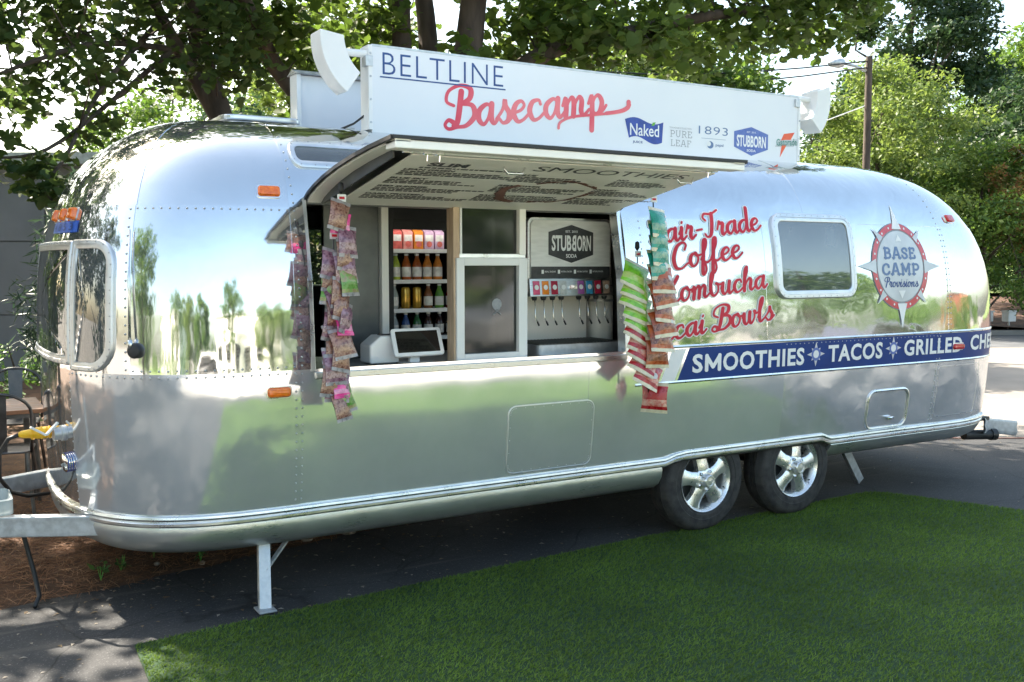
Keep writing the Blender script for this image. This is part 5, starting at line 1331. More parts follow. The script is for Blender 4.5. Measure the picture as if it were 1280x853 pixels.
put2d(t, text2d('pepsi', .01), sy, .475, 2.616, .075, .026, lift=.0005); t.build('small_mark', 'slate', lg)
t = MB(); t.add([sy(.41 + .02 * math.cos(a), 2.636 + .018 * math.sin(a), .0014) for a in [k * .7 for k in range(9)]], [tuple(range(9))]); t.build('small_mark', 'white', lg)
hx6 = [(.818, 2.782), (.988, 2.738), (.988, 2.628), (.822, 2.575), (.650, 2.632), (.650, 2.742)]
t = MB(); t.add([sy(u, v, .0006) for u, v in hx6], [(5, 4, 3, 2, 1, 0)]); hx_ = t.build('hexagon_logo', 'hexblue', sg)
t = MB(); put2d(t, text2d('STUBBORN', .03), sy, .676, 2.636, .290, .084, lift=.0013); put2d(t, text2d('SODA', .02), sy, .775, 2.603, .09, .018, lift=.0013); put2d(t, text2d('EST. 2015', .0), sy, .775, 2.738, .09, .012, lift=.0013); t.build('lettering', 'white', hx_)
M['boltred'] = pmat('bolt_red', (.72, .05, .03), (.80, .15, .04), 8, rough=.4)
M['boltgreen'] = pmat('bolt_green', (.10, .26, .22), None, 20, rough=.5)
t = MB(); t.add([sy(u, v, .0006) for u, v in ((1.150, 2.755), (1.262, 2.772), (1.222, 2.715), (1.165, 2.712), (1.120, 2.704))], [(0, 4, 3, 2, 1)]); bl_ = t.build('bolt_logo', 'boltred', sg)
t = MB(); t.add([sy(u, v, .0006) for u, v in ((1.130, 2.676), (1.185, 2.680), (1.112, 2.580))], [(0, 2, 1)]); t.build('bolt_tip', 'boltred', bl_)
t = MB(); put2d(t, text2d('Gatorade', .02), sy, 1.075, 2.662, .215, .052, lift=.0013, rot=R_(4)); t.build('lettering', 'boltgreen', bl_)
t = MB(); t.add([sy(u, v, .0004) for u, v in ((1.060, 2.655), (1.255, 2.665), (1.295, 2.725), (1.10, 2.712))], [(0, 1, 2, 3)]); t.build('plate', 'lightgrey', bl_)

def floodlight(cx_, cz, s, rot, size=.72):
    """curved white lamp housing on a short arm at the end of the sign"""
    b = MB()
    def P(u, v, d): 
        c, q = math.cos(rot), math.sin(rot); u, v = u * size, v * size; return (cx_ + s * (u * c - v * q), d, cz + (u * q + v * c))
    o_ = []
    for k in range(13): t = R_(150 + 58 * k / 12); o_.append((.46 + .52 * math.cos(t), .02 + .52 * math.sin(t) - .08))
    for k in range(13): t = R_(205 - 50 * k / 12); o_.append((.50 + .36 * math.cos(t), .02 + .36 * math.sin(t) - .08))
    b.prism(o_, P, SY - .07, SY + .09)
    f = b.build('floodlight', 'white', sg, bevel=.006)
    b = MB(); b.tube([(cx_ + s * .10, SY + .02, cz + .04), (cx_ + s * .30, SY + .02, cz + .045)], .022, 12); b.build('arm', 'white', f, smooth=True, angle=40)
    b = MB(); b.box(min(cx_ + s * .23, cx_ + s * .275), max(cx_ + s * .23, cx_ + s * .275), SY - .02, SY + .04, cz - .03, cz + .03); b.build('bracket', 'galv', f, bevel=.003)
floodlight(-2.425, 2.945, 1, R_(26)); floodlight(1.530, 2.990, -1, R_(14))

s2 = thing('far_roof_sign', 'pale back of the second roof sign behind the curved floodlight', 'sign', (-.4, .55, 2.54))
b = MB(); b.box(-2.20, 1.25, .46, .54, 2.56, 3.045); b.build('sign_panel', 'signface', s2)
b = MB(); b.box(-2.225, -2.195, .43, .57, 2.52, 3.05); b.build('end_frame', 'white', s2, bevel=.003)
b = MB(); b.prism([(.40, 3.05), (.60, 3.05), (.50, 3.085)], lambda u, v, d: (d, u, v), -2.235, 1.26); b.build('top_frame', 'galv', s2)
b = MB(); b.bar((-2.22, -.50, 2.57), (-2.22, .46, 2.62), .05, .03); b.build('tie_bar', 'galv', s2)
# ================================================================== hanging snack strips
def bag_mesh(name, w, h, d, mats, seed):
    """crumpled pillow bag hanging from its top seal; origin at the top"""
    rg = random.Random(seed); mb = MB(); nu, nv = 6, 9
    for side in (-1, 1):
        rows = []
        for j in range(nv + 1):
            v = j / nv; puff = max(0.0, math.sin(math.pi * min(max((v - .09) / .82, 0), 1))) ** .6
            row = []
            for i in range(nu + 1):
                u = i / nu - .5; e = (1 - (2 * u) ** 2) ** .5 if abs(u) < .5 else 0
                pinch = 1 - .10 * puff * 1.0
                y = side * (d / 2 * puff * e + .0012) + (rg.uniform(-.004, .004) if 0 < i < nu and 0 < j < nv else 0)
                row.append((u * w * pinch, y, -h * v))
            rows.append(row)
        b0 = len(mb.v)
        mb.grid(rows if side < 0 else [r[::-1] for r in rows])
        for k in range(len(mb.f) - nu * nv, len(mb.f)):
            jj = (k - (len(mb.f) - nu * nv)) // nu
            mb.m[k] = 1 if jj < 1 or jj == nv - 1 else (2 if side < 0 and jj in (5, 6) else 0)
    me = bpy.data.meshes.new(name); me.from_pydata(mb.v, [], mb.f)
    for k in mats: me.materials.append(k)
    me.polygons.foreach_set('material_index', mb.m); me.polygons.foreach_set('use_smooth', [True] * len(mb.f)); me.update()
    return me
def foil(n, c, c2, sc=26, **k): return pmat('foil_' + n, c, c2, sc, rough=.22, rough2=.38, coat=.5, bump=.25, bscale=55, **k)
f_cream = foil('cream', (.74, .68, .50), (.64, .57, .40)); f_white = foil('white', (.72, .70, .68), (.55, .54, .52)); f_silver = foil('silver', (.42, .40, .42), (.20, .19, .20))
KB = {'teal': (foil('teal', (.01, .33, .24), (.01, .26, .19)), f_cream, foil('teal2', (.02, .26, .20), (.30, .45, .30), 60)),
      'orange': (foil('orange', (.52, .12, .03), (.34, .06, .02)), f_cream, foil('orange2', (.42, .16, .08), (.12, .03, .02), 60)),
      'green': (foil('green', (.26, .62, .03), (.16, .48, .02)), f_cream, foil('green2', (.34, .60, .08), (.55, .65, .25), 60)),
      'red': (foil('red', (.50, .012, .02), (.34, .01, .015)), f_cream, foil('red2', (.55, .10, .08), (.70, .45, .35), 60)),
      'brown': (foil('brown', (.40, .22, .16), (.16, .06, .05), 70), f_silver, foil('brown2', (.50, .30, .20), (.22, .10, .07), 80)),
      'plum': (foil('plum', (.36, .20, .26), (.14, .05, .09), 60), f_silver, foil('plum2', (.50, .34, .34), (.20, .10, .10), 80)),
      'pink': (foil('pink', (.75, .02, .25), (.85, .10, .35), 20), foil('pink3', (.80, .06, .32), None), foil('pink2', (.80, .30, .50), None, 40)),
      'mossy': (foil('mossy', (.16, .34, .06), (.34, .24, .14), 60), f_silver, foil('mossy2', (.12, .30, .05), None, 60))}
MESHES = {}
for i, k in enumerate(KB):
    for s in range(3):
        sz = (.175, .185, .062) if k in ('teal', 'orange', 'green', 'red') else (.122, .155, .048)
        if k == 'pink': sz = (.105, .10, .03)
        MESHES[k, s] = bag_mesh('snack_bag', *sz, KB[k], i * 10 + s)
em = MB(); em.lathe([(.020, 0), (.018, .002), (0, .003)], (0, 0, 0), (0, -1, 0), 14); em_me = bpy.data.meshes.new('printed_emblem'); em_me.from_pydata(em.v, [], em.f); em_me.materials.append(f_white); em_me.update()
ORD = ['topmost', 'second', 'third', 'fourth', 'fifth', 'sixth', 'seventh', 'eighth', 'ninth', 'tenth', 'eleventh', 'twelfth', 'thirteenth', 'fourteenth']
random.seed(21)
def bag(kind, k, loc, tilt, yaw, roll, label, group, emblem=False):
    o = bpy.data.objects.new('snack_bag', MESHES[kind, k % 3]); COL.objects.link(o)
    o.rotation_mode = 'ZXY'; o.location = loc; o.rotation_euler = (R_(-tilt), R_(roll), R_(yaw))
    tag(o, label, 'snack bag', group)
    if emblem:
        c = bpy.data.objects.new('printed_emblem', em_me); COL.objects.link(c); c.parent = o; c.location = (.035, -.0245, -.10); c.rotation_euler = (R_(8), 0, 0)
def strip_line(pts, label):
    b = MB(); b.tube(pts, .004, 5); o = b.build('hanging_strip', 'black', None, smooth=True); tag(o, label, 'strip')
    b = MB(); x, y, z = pts[0]; b.box(x - .022, x + .022, y - .012, y - .008, z - .075, z - .04); b.build('price_card', 'white', o)
    b = MB(); b.box(x - .013, x + .013, y - .0132, y - .0122, z - .064, z - .052); b.build('red_mark', 'redink', o)
    b = MB(); b.lathe([(0, .02), (.013, .012), (.015, -.02), (.006, -.035), (0, -.035)], (x, y, z), (0, 0, 1), 8); b.build('hook_clip', 'black', o, smooth=True)
YAW = 31                                                  # turned towards the customers on the lawn
# right-hand pair of strips
hx, hy = -.705, -1.425
strip_line([(hx, hy, 2.225), (hx + .005, hy, 2.10), (hx + .01, hy, 1.6), (hx + .01, hy, 1.20)], 'black hanging strip of teal and orange bags at the right of the hatch')
n = 0
for i in range(4):
    bag('teal', i, (hx + .02 + random.uniform(-.006, .006), hy - .012, 2.115 - i * .082), 16, YAW - 14 + random.uniform(-5, 5), random.uniform(-4, 4), f'teal snack bag, {ORD[i]} on the strip at the right of the hatch', 'teal snack bags', True)
for i in range(6):
    bag('orange', i, (hx + .035 + random.uniform(-.010, .014), hy - .012, 1.785 - i * .086), 24 if i < 5 else 6, YAW - 26 + random.uniform(-9, 9), random.uniform(-9, 6), f'orange brown snack bag, {ORD[i]} below the teal bags at the right', 'orange snack bags', True)
gx, gy = -.735, -1.32
strip_line([(gx, gy, 1.905), (gx, gy - .005, 1.75), (gx + .02, gy - .02, 1.4), (gx + .06, gy - .05, 1.0)], 'thin black strip of green and red bags beside the soda fountain')
for i in range(5):
    bag('green', i, (gx - .005 + i * .006 + random.uniform(-.008, .008), gy - .018, 1.79 - i * .064), 22, -22 + random.uniform(-8, 8), 34 + random.uniform(-6, 6), f'lime green snack bag, {ORD[i]} on the thin strip near the soda fountain', 'lime green snack bags')
for i in range(5):
    bag('red', i, (gx + .035 + i * .012, gy - .024 - i * .006, 1.475 - i * .068), 20, -26 + random.uniform(-10, 10), 38 + random.uniform(-6, 8), f'dark red snack bag, {ORD[i]} below the lime green bags', 'dark red snack bags', i % 2 == 0)
bag('red', 1, (gx + .10, gy - .06, 1.075), 2, -62, 4, 'single dark red snack bag hanging lowest, below all the others', 'dark red snack bags')
# left-hand pair of strips
lx, ly = -2.655, -1.455
strip_line([(lx, ly, 2.165), (lx, ly, 1.9), (lx - .01, ly + .03, 1.5), (lx - .02, ly + .08, 1.15)], 'black hanging strip of brown snack bags at the left of the hatch')
seq = ['brown', 'pink', 'plum', 'brown', 'plum', 'mossy', 'brown', 'brown', 'plum', 'pink', 'brown', 'brown', 'plum', 'brown', 'pink', 'brown']
cn = {}
for i, k in enumerate(seq):
    cn[k] = cn.get(k, 0) + 1
    zz = 2.095 - i * .062
    sw_ = 0 if i < 8 else (i - 8) * .006
    bag(k, i, (lx + random.uniform(-.022, .022) - sw_, ly - .012 + sw_, zz), random.uniform(4, 18), YAW - 6 + random.uniform(-26, 18), random.uniform(-12, 12), f'{dict(brown="brown nut", plum="plum grey", pink="bright pink", mossy="green and brown")[k]} snack bag, {ORD[cn[k] - 1]} of its colour on the left strip', 'small snack bags on the left strip')
kx, ky = -2.675, -1.40
strip_line([(kx, ky, 1.985), (kx, ky, 1.7), (kx + .01, ky + .01, 1.3), (kx + .02, ky + .02, 1.05)], 'second black strip of small bags next to the left jamb')
seq = ['plum', 'brown', 'mossy', 'plum', 'brown', 'plum', 'brown', 'brown', 'plum', 'brown', 'plum', 'mossy']
cn = {}
for i, k in enumerate(seq):
    cn[k] = cn.get(k, 0) + 1
    bag(k, i + 1, (kx + random.uniform(-.018, .018), ky - .01, 1.86 - i * .060), random.uniform(2, 14), YAW - 20 + random.uniform(-35, 15), random.uniform(-14, 14), f'{dict(brown="brown nut", plum="plum grey", mossy="green and brown")[k]} snack bag, {ORD[cn[k] - 1]} of its colour on the strip by the jamb', 'small snack bags by the jamb')
# ================================================================== foliage
LEAF = {'maple': np.array([(0, 0, 0), (.30, .10, .02), (.52, .42, .05), (.30, .46, .02), (.26, .80, .04), (0, 1.0, -.02), (-.26, .80, .04), (-.30, .46, .02), (-.52, .42, .05), (-.30, .10, .02), (0, .42, -.05)]),
        'oval': np.array([(0, 0, 0), (.26, .40, .05), (0, 1.0, 0), (-.26, .40, .05)]),
        'thin': np.array([(0, 0, 0), (.07, .5, .02), (0, 1.0, .0), (-.07, .5, .02)])}
LTRI = {'maple': [(10, i, i + 1) for i in range(0, 9)] + [(10, 9, 0)], 'oval': [(0, 1, 2), (0, 2, 3)], 'thin': [(0, 1, 2), (0, 2, 3)]}
def foliage(name, parent, cl, size, mat, shape='oval', up=.5, shellb=.5, jit=.35, dirs=None):
    """cl: rows (x, y, z, rx, ry, rz, count) of leaf clumps -> one crown mesh"""
    pos = []
    for x, y, z, rx, ry, rz, c in cl:
        c = int(c); d = RNG.normal(size=(c, 3)); d /= np.linalg.norm(d, axis=1)[:, None]
        pos.append(d * (RNG.random(c) ** shellb)[:, None] * np.array([rx, ry, rz]) + np.array([x, y, z]))
    pos = np.concatenate(pos); n = len(pos)
    nrm = RNG.normal(size=(n, 3)); nrm[:, 2] = np.abs(nrm[:, 2]) + up; nrm /= np.linalg.norm(nrm, axis=1)[:, None]
    t = RNG.normal(size=(n, 3)); t[:, 2] -= .5; t -= nrm * (t * nrm).sum(1)[:, None]; t /= np.linalg.norm(t, axis=1)[:, None]
    s = np.cross(t, nrm); sz = size * (1 + RNG.uniform(-jit, jit, n))
    B = LEAF[shape]; k = len(B)
    V = pos[:, None, :] + sz[:, None, None] * (s[:, None, :] * B[None, :, 0:1] + t[:, None, :] * B[None, :, 1:2] + nrm[:, None, :] * B[None, :, 2:3])
    T = np.array(LTRI[shape]); Fs = (np.arange(n)[:, None, None] * k + T[None]).ravel()
    return np_mesh(name, V.reshape(-1, 3), Fs, 3, mat, parent)
M['bark'] = pmat('bark', (.10, .075, .060), (.045, .034, .028), 9, rough=.9, stretch=(1, 1, .25), bump=.9, bscale=22, detail=8)
M['bark_pale'] = pmat('pale_bark', (.22, .18, .15), (.12, .095, .08), 8, rough=.9, stretch=(1, 1, .3), bump=.6, bscale=25)
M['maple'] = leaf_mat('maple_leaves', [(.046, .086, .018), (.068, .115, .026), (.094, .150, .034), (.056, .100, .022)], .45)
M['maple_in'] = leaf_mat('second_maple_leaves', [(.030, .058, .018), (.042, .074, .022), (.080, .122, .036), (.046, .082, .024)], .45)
M['lime_leaf'] = leaf_mat('bright_leaves', [(.085, .140, .032), (.115, .170, .042), (.145, .195, .058), (.075, .125, .030)], .40)
M['mid_leaf'] = leaf_mat('mid_leaves', [(.050, .105, .022), (.080, .145, .03), (.11, .17, .04), (.06, .12, .025)], .4)
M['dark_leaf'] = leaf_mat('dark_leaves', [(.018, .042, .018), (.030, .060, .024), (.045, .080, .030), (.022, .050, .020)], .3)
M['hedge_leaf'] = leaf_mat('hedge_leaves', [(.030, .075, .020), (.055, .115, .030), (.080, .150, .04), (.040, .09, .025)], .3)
M['conifer'] = leaf_mat('conifer_sprays', [(.030, .060, .038), (.050, .085, .055), (.070, .11, .07), (.04, .07, .045)], .2)
M['crape'] = leaf_mat('flowering_leaves', [(.12, .16, .03), (.16, .20, .05), (.30, .13, .07), (.10, .14, .03)], .4)

def limb(mb, pts, r0, r1, n=10, jit=.0):
    k = len(pts) - 1; P = []
    for i in range(len(pts) - 1):
        p0, p1, p2, p3 = (Vector(pts[max(i - 1, 0)]), Vector(pts[i]), Vector(pts[i + 1]), Vector(pts[min(i + 2, k)]))
        for j in range(5):
            t = j / 5; P.append(.5 * (2 * p1 + (p2 - p0) * t + (2 * p0 - 5 * p1 + 4 * p2 - p3) * t * t + (3 * p1 - p0 - 3 * p2 + p3) * t ** 3))
    P.append(Vector(pts[-1]))
    if jit: P = [p + Vector((random.uniform(-jit, jit), random.uniform(-jit, jit), random.uniform(-jit, jit))) for p in P]
    mb.tube(P, [r0 + (r1 - r0) * (i / (len(P) - 1)) ** .8 for i in range(len(P))], n)
    return P
def twigs(mb, spine, clumps, r=.012):
    for c in clumps:
        c = Vector(c[:3]); s = min(spine, key=lambda p: (p - c).length)
        if (c - s).length < .15: continue
        m = s.lerp(c, .5) + Vector((random.uniform(-.12, .12), random.uniform(-.12, .12), random.uniform(-.02, .15)))
        mb.tube([s, m, c], [r * min(2.2, .6 + (c - s).length * .8), r * .8, r * .35], 5)

# ---- the big multi-stemmed maple behind the trailer
random.seed(5)
mp_ = thing('maple_tree', 'large many-stemmed maple rising behind the roof sign', 'tree', (.10, 3.35, 0))
tb = MB(); SP = []
SP += limb(tb, [(.10, 3.35, -.05), (.10, 3.36, .8), (.08, 3.36, 1.5)], .34, .28, 14)
stems = [([(.05, 3.36, 1.2), (-.05, 3.41, 2.86), (-.09, 3.41, 4.0), (-.21, 3.22, 4.89), (-.52, 3.03, 5.98), (-.9, 2.6, 7.2)], .15, .05),
         ([(.12, 3.40, 1.2), (.27, 3.47, 3.05), (.28, 3.57, 4.23), (.23, 3.69, 5.25), (.35, 3.76, 6.76), (.2, 3.9, 8.2)], .15, .05),
         ([(.12, 3.30, 1.2), (.24, 3.02, 2.5), (.34, 2.83, 3.7), (.42, 2.62, 4.82), (.6, 1.98, 5.95), (.9, 1.2, 7.0)], .23, .06),
         ([(.02, 3.37, 1.1), (-.44, 3.62, 2.62), (-.91, 3.73, 3.29), (-1.30, 3.77, 3.74), (-1.74, 3.73, 4.29), (-2.3, 3.6, 5.2), (-2.9, 3.3, 6.3)], .15, .04),
         ([(.30, 2.90, 3.2), (.76, 2.64, 3.68), (1.19, 2.41, 3.96), (1.81, 2.17, 4.12), (2.65, 1.92, 4.34), (3.5, 1.7, 4.50), (4.0, 1.55, 4.7)], .12, .03),
         ([(.40, 2.70, 4.5), (.95, 1.80, 4.75), (1.59, .96, 4.95), (2.2, .0, 5.3)], .10, .03),
         ([(-.2, 3.2, 4.8), (-.7, 2.0, 5.2), (-1.2, .6, 5.3), (-1.6, -.6, 5.2)], .09, .03),
         ([(.25, 3.6, 4.6), (1.2, 4.3, 5.6), (2.4, 4.6, 6.4)], .10, .03),
         ([(-1.3, 3.77, 3.74), (-1.9, 3.0, 4.3), (-2.6, 1.9, 4.6), (-3.2, .8, 4.6)], .08, .025)]
for pts, r0, r1 in stems: SP += limb(tb, pts, r0, r1, 10)
cl = []
def add_cl(p, rx, rz, c, lo=None):
    # the crown stops short of the lawn: its shade ends a few metres in front of the trailer
    if p[1] > .946 * p[2] - 4.5 + rx * .5: cl.append((p[0], p[1], p[2], rx, rx, rz, c))
random.seed(9)
# clumps hung along and above the limbs
for pts, r0, r1 in stems:
    for i in range(1, len(pts)):
        p0, p1 = Vector(pts[i - 1]), Vector(pts[i])
        if p1.z < 3.6: continue
        for k in range(3):
            p = p0.lerp(p1, random.random()) + Vector((random.uniform(-.9, .9), random.uniform(-.9, .9), random.uniform(-.1, 1.0)))
            if p.z < 3.6 or (p.z < 5.3 and -1.3 < p.x < 1.0 and p.y < 3.5 and random.random() < .75): continue
            add_cl(p, random.uniform(.35, .60), random.uniform(.22, .40), random.uniform(110, 190))
# high canopy spread over the lawn and the roof
for k in range(105):
    a = random.uniform(0, 2 * math.pi); r = 4.6 * random.random() ** .6
    x, y = -.2 + r * math.cos(a) * 1.05, 2.6 + r * math.sin(a) * .72
    zc = 6.6 - .09 * r * r + random.uniform(-.9, 1.3)
    if y < -1.5: zc = max(zc, 4.9 + (-1.5 - y) * .18)
    add_cl((x, y, max(zc, 4.7)), random.uniform(.5, .85), random.uniform(.3, .5), random.uniform(120, 200))
# lower sprays that show over the sign
low = [(1.0, 2.5, 4.0), (1.5, 2.3, 4.05), (2.0, 2.1, 4.15), (2.5, 2.2, 4.05), (2.9, 1.9, 4.3), (3.3, 1.9, 4.15), (3.7, 1.7, 4.4), (4.1, 1.6, 4.3), (2.2, 2.0, 4.5), (1.2, 2.4, 4.4), (-.8, 3.3, 3.9), (-1.2, 3.5, 4.2), (-1.6, 3.5, 3.95), (-.4, 3.2, 4.3), (.8, 2.9, 4.3), (.3, 2.3, 4.6), (-.9, 3.4, 4.6), (-1.0, 3.9, 3.4), (-.6, 4.0, 3.1), (1.7, 2.6, 4.5), (2.8, 2.4, 4.7), (.9, 3.4, 3.7), (-1.9, 3.6, 3.7)]
for p in low: add_cl(Vector(p) + Vector((random.uniform(-.15, .15), random.uniform(-.2, .2), random.uniform(-.1, .1))), random.uniform(.34, .5), random.uniform(.22, .32), random.uniform(90, 150))
twigs(tb, SP, cl)
tb.build('trunk', 'bark', mp_, smooth=True)
foliage('crown', mp_, cl, .115, 'maple', 'maple', .6)

# ---- second maple, left, whose boughs droop beside the nose
m2 = thing('leaning_maple', 'slender forked maple whose leafy boughs droop over the trailer nose', 'tree', (-1.72, 3.0, 0))
tb = MB(); SP = []
st2 = [([(-1.70, 3.0, -.05), (-1.74, 3.05, 1.0), (-1.81, 3.10, 2.01), (-2.0, 3.2, 3.12), (-2.12, 3.31, 3.61), (-2.20, 3.28, 4.03), (-2.25, 3.24, 4.57), (-2.44, 3.08, 5.44), (-2.7, 2.8, 6.6)], .17, .04),
       ([(-1.99, 3.2, 3.05), (-2.27, 3.28, 3.59), (-2.49, 3.21, 3.94), (-2.75, 3.0, 4.4), (-3.2, 2.7, 5.2)], .085, .03),
       ([(-2.24, 3.27, 3.7), (-3.04, 2.92, 3.62), (-3.62, 2.54, 3.34), (-4.3, 2.3, 2.95)], .035, .010),
       ([(-2.35, 3.25, 3.75), (-2.94, 2.83, 3.19), (-3.55, 2.32, 2.66), (-3.95, 2.2, 2.56)], .030, .008),
       ([(-2.50, 3.2, 3.95), (-3.1, 2.7, 3.2), (-3.42, 2.30, 2.62), (-3.60, 2.09, 2.36), (-3.52, 1.95, 2.20)], .026, .006),
       ([(-2.4, 3.1, 5.2), (-3.4, 2.2, 5.2), (-4.4, 1.2, 4.7), (-5.0, .4, 4.4)], .06, .015),
       ([(-2.2, 3.2, 4.4), (-3.0, 3.4, 4.6), (-4.0, 3.6, 4.4)], .05, .012),
       ([(-2.4, 3.1, 5.3), (-3.8, 3.0, 5.7), (-5.4, 3.1, 5.6), (-7.2, 3.3, 5.3)], .07, .015)]  # last limb carries the added shade clumps out of view
for pts, r0, r1 in st2: SP += limb(tb, pts, r0, r1, 9)
cl = []; random.seed(14)
for k in range(120):                                       # the drooping curtain
    x = random.uniform(-4.6, -1.7); d = random.uniform(-.7, 1.2)
    y = 2.6 + (x + 3) * .35 + d
    ztop = 4.9; zlow = 2.75 + (x + 4.2) * .22 + max(0, d) * .2
    z = zlow + (ztop - zlow) * random.random() ** .9
    add_cl((x, y, z), random.uniform(.22, .42), random.uniform(.14, .26), random.uniform(26, 60))
for k in range(46):
    x = random.uniform(-5.4, -1.5); y = random.uniform(-.2, 4.2); add_cl((x, y, random.uniform(4.7, 6.6)), random.uniform(.4, .7), random.uniform(.25, .45), random.uniform(90, 150))
for k in range(42): add_cl((random.uniform(-8.2, -4.6), random.uniform(1.4, 5.2), random.uniform(4.7, 6.2)), random.uniform(.4, .65), random.uniform(.25, .4), random.uniform(80, 140))  # clumps out of view on the left, added to shade the asphalt
for p in ((-3.55, 2.2, 2.55), (-3.75, 2.2, 2.5), (-3.95, 2.2, 2.7), (-3.5, 1.98, 2.3), (-3.62, 2.1, 2.34), (-4.1, 2.3, 2.85), (-3.3, 2.5, 2.8), (-3.1, 2.7, 3.0)): add_cl(p, .24, .13, 46)
twigs(tb, SP, cl, .008)
tb.build('trunk', 'bark', m2, smooth=True)
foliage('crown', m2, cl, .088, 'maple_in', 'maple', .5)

# ---- trees further off
def tree(name, label, base, h, rx, mat, n_cl, leaf, per, z0=.3, seed=1, bark='bark', group=None, shape='oval', trunk_r=None, squash=1.0, rcl=.26):
    random.seed(seed); x, y, zb = base
    t = thing(name, label, 'tree', base, group); tb = MB(); tr = trunk_r or h * .022
    sp_ = limb(tb, [(x, y, zb - .1), (x + .02 * h, y, zb + h * .3), (x - .01 * h, y + .02 * h, zb + h * .6), (x + .01 * h, y, zb + h * .92)], tr, tr * .2, 8)
    for k in range(7):
        a = k * 2.4 + random.random(); zz_ = zb + h * (z0 + .07 * k); L = rx * random.uniform(.55, .85)
        sp_ += limb(tb, [(x, y, zz_), (x + math.cos(a) * L * .5, y + math.sin(a) * L * .5, zz_ + h * .10), (x + math.cos(a) * L, y + math.sin(a) * L, zz_ + h * .16)], tr * .45, tr * .08, 6)
    cl_ = []; zc, rz = zb + h * (1 + z0) / 2, h * (1 - z0) / 2
    for k in range(n_cl):
        d = Vector((random.gauss(0, 1), random.gauss(0, 1), random.gauss(0, 1))).normalized() * random.random() ** .36
        w = 1 - .25 * d.z
        cl_.append((x + d.x * rx * w, y + d.y * rx * w, zc + d.z * rz * squash, rx * rcl * random.uniform(.6, 1.25), rx * rcl * random.uniform(.6, 1.25), rx * rcl * random.uniform(.45, .8), per * random.uniform(.6, 1.3)))
    twigs(tb, sp_, cl_[::3], tr * .07)
    tb.build('trunk', bark, t, smooth=True)
    foliage('crown', t, cl_, leaf, mat, shape, .4)
    return t
G = 'trees beyond the street'
tree('bright_tree', 'bright sunlit yellow-green tree behind the rear of the trailer', lot(27, 10.1) + (.1,), 7.3, 2.8, 'lime_leaf', 130, 0.132, 285, .10, 31, group=G, rcl=.24)
tree('bright_tree', 'low mid-green tree beside the bright yellow-green one', lot(26, 12.4) + (.1,), 4.9, 2.4, 'mid_leaf', 80, 0.125, 247, .05, 32, group=G, rcl=.26)
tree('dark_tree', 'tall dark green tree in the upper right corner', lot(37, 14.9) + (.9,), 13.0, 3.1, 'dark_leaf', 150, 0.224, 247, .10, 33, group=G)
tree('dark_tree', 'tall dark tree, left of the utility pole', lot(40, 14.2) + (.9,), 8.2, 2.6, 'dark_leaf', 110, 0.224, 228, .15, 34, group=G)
tree('tall_tree', 'tall olive tree at the right edge of the picture', lot(41, 21.4) + (1.0,), 10.3, 3.4, 'mid_leaf', 150, 0.224, 228, .12, 35, group=G)
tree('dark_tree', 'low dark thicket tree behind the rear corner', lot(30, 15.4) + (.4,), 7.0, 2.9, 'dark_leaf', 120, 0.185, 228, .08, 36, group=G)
tree('flowering_tree', 'small flowering tree with reddish blossom at the right edge', lot(24.9, 13.1) + (.1,), 4.9, 1.1, 'crape', 80, 0.086, 152, .40, 37, bark='bark_pale', group=G, trunk_r=.05)
tree('mid_tree', 'sunlit mid-green tree showing above the right end of the sign', lot(19, 3.2) + (0,), 6.4, 2.0, 'mid_leaf', 110, 0.132, 266, .30, 38, group=G)
tree('mid_tree', 'sunlit tree showing above the middle of the sign', lot(19, 1.6) + (0,), 7.2, 2.6, 'lime_leaf', 110, 0.132, 247, .25, 39, group=G)
tree('mid_tree', 'bright backlit tree seen between the maple stems', lot(20, -3.6) + (0,), 7.0, 2.6, 'lime_leaf', 120, 0.132, 247, .22, 40, group=G)
tree('mid_tree', 'dull green tree behind the grey building', lot(24, -8.2) + (0,), 6.2, 2.6, 'mid_leaf', 110, 0.145, 228, .22, 41, group=G)
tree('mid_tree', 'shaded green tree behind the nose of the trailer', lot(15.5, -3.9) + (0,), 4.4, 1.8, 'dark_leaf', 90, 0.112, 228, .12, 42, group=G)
# trees across the street that the polished skin mirrors
G2 = 'trees across the street mirrored in the trailer'
for i, (x, y, h, r, m_) in enumerate(((-26, -34, 8, 3.6, 'mid_leaf'), (-17, -30, 6.5, 3.0, 'lime_leaf'), (-11.5, -27, 5.5, 2.3, 'mid_leaf'), (-4, -36, 9, 3.4, 'mid_leaf'), (4, -33, 5.0, 2.6, 'lime_leaf'), (12, -30, 6.5, 3.0, 'mid_leaf'), (20, -34, 9, 4.0, 'dark_leaf'), (30, -28, 8, 3.6, 'mid_leaf'))):
    tree('street_tree', 'round street tree mirrored in the trailer side, ' + ['far left', 'second from left', 'third from left', 'fourth from left', 'fifth from left', 'sixth from left', 'seventh from left', 'far right'][i], (x, y, 0), h, r, m_, 46, .42, 60, .22, 60 + i, group=G2)
G3 = 'trees left of the picture mirrored in the nose'
for i, (x, y, h, r, m_) in enumerate(((-6.3, 5.6, 6.0, 1.9, 'mid_leaf'), (-8.2, 3.6, 6.5, 2.2, 'dark_leaf'), (-7.6, 8.2, 7.0, 2.4, 'mid_leaf'), (-11.5, 1.0, 6.5, 2.2, 'dark_leaf'), (-10.8, 6.2, 7.0, 2.5, 'dark_leaf'))):
    tree('side_tree', ['nearest', 'second', 'third', 'fourth', 'fifth'][i] + ' shady tree mirrored in the trailer nose', (x, y, 0), h, r, m_, 60, .22, 90, .12, 90 + i, group=G3)
# the same kind of maple stands on the lawn side, its crown mirrored at the front
tree('lawn_tree', 'tree left of the lawn mirrored in the trailer nose', (-11.5, -5.0, 0), 6.5, 2.6, 'mid_leaf', 90, .20, 90, .10, 81, group=G2)

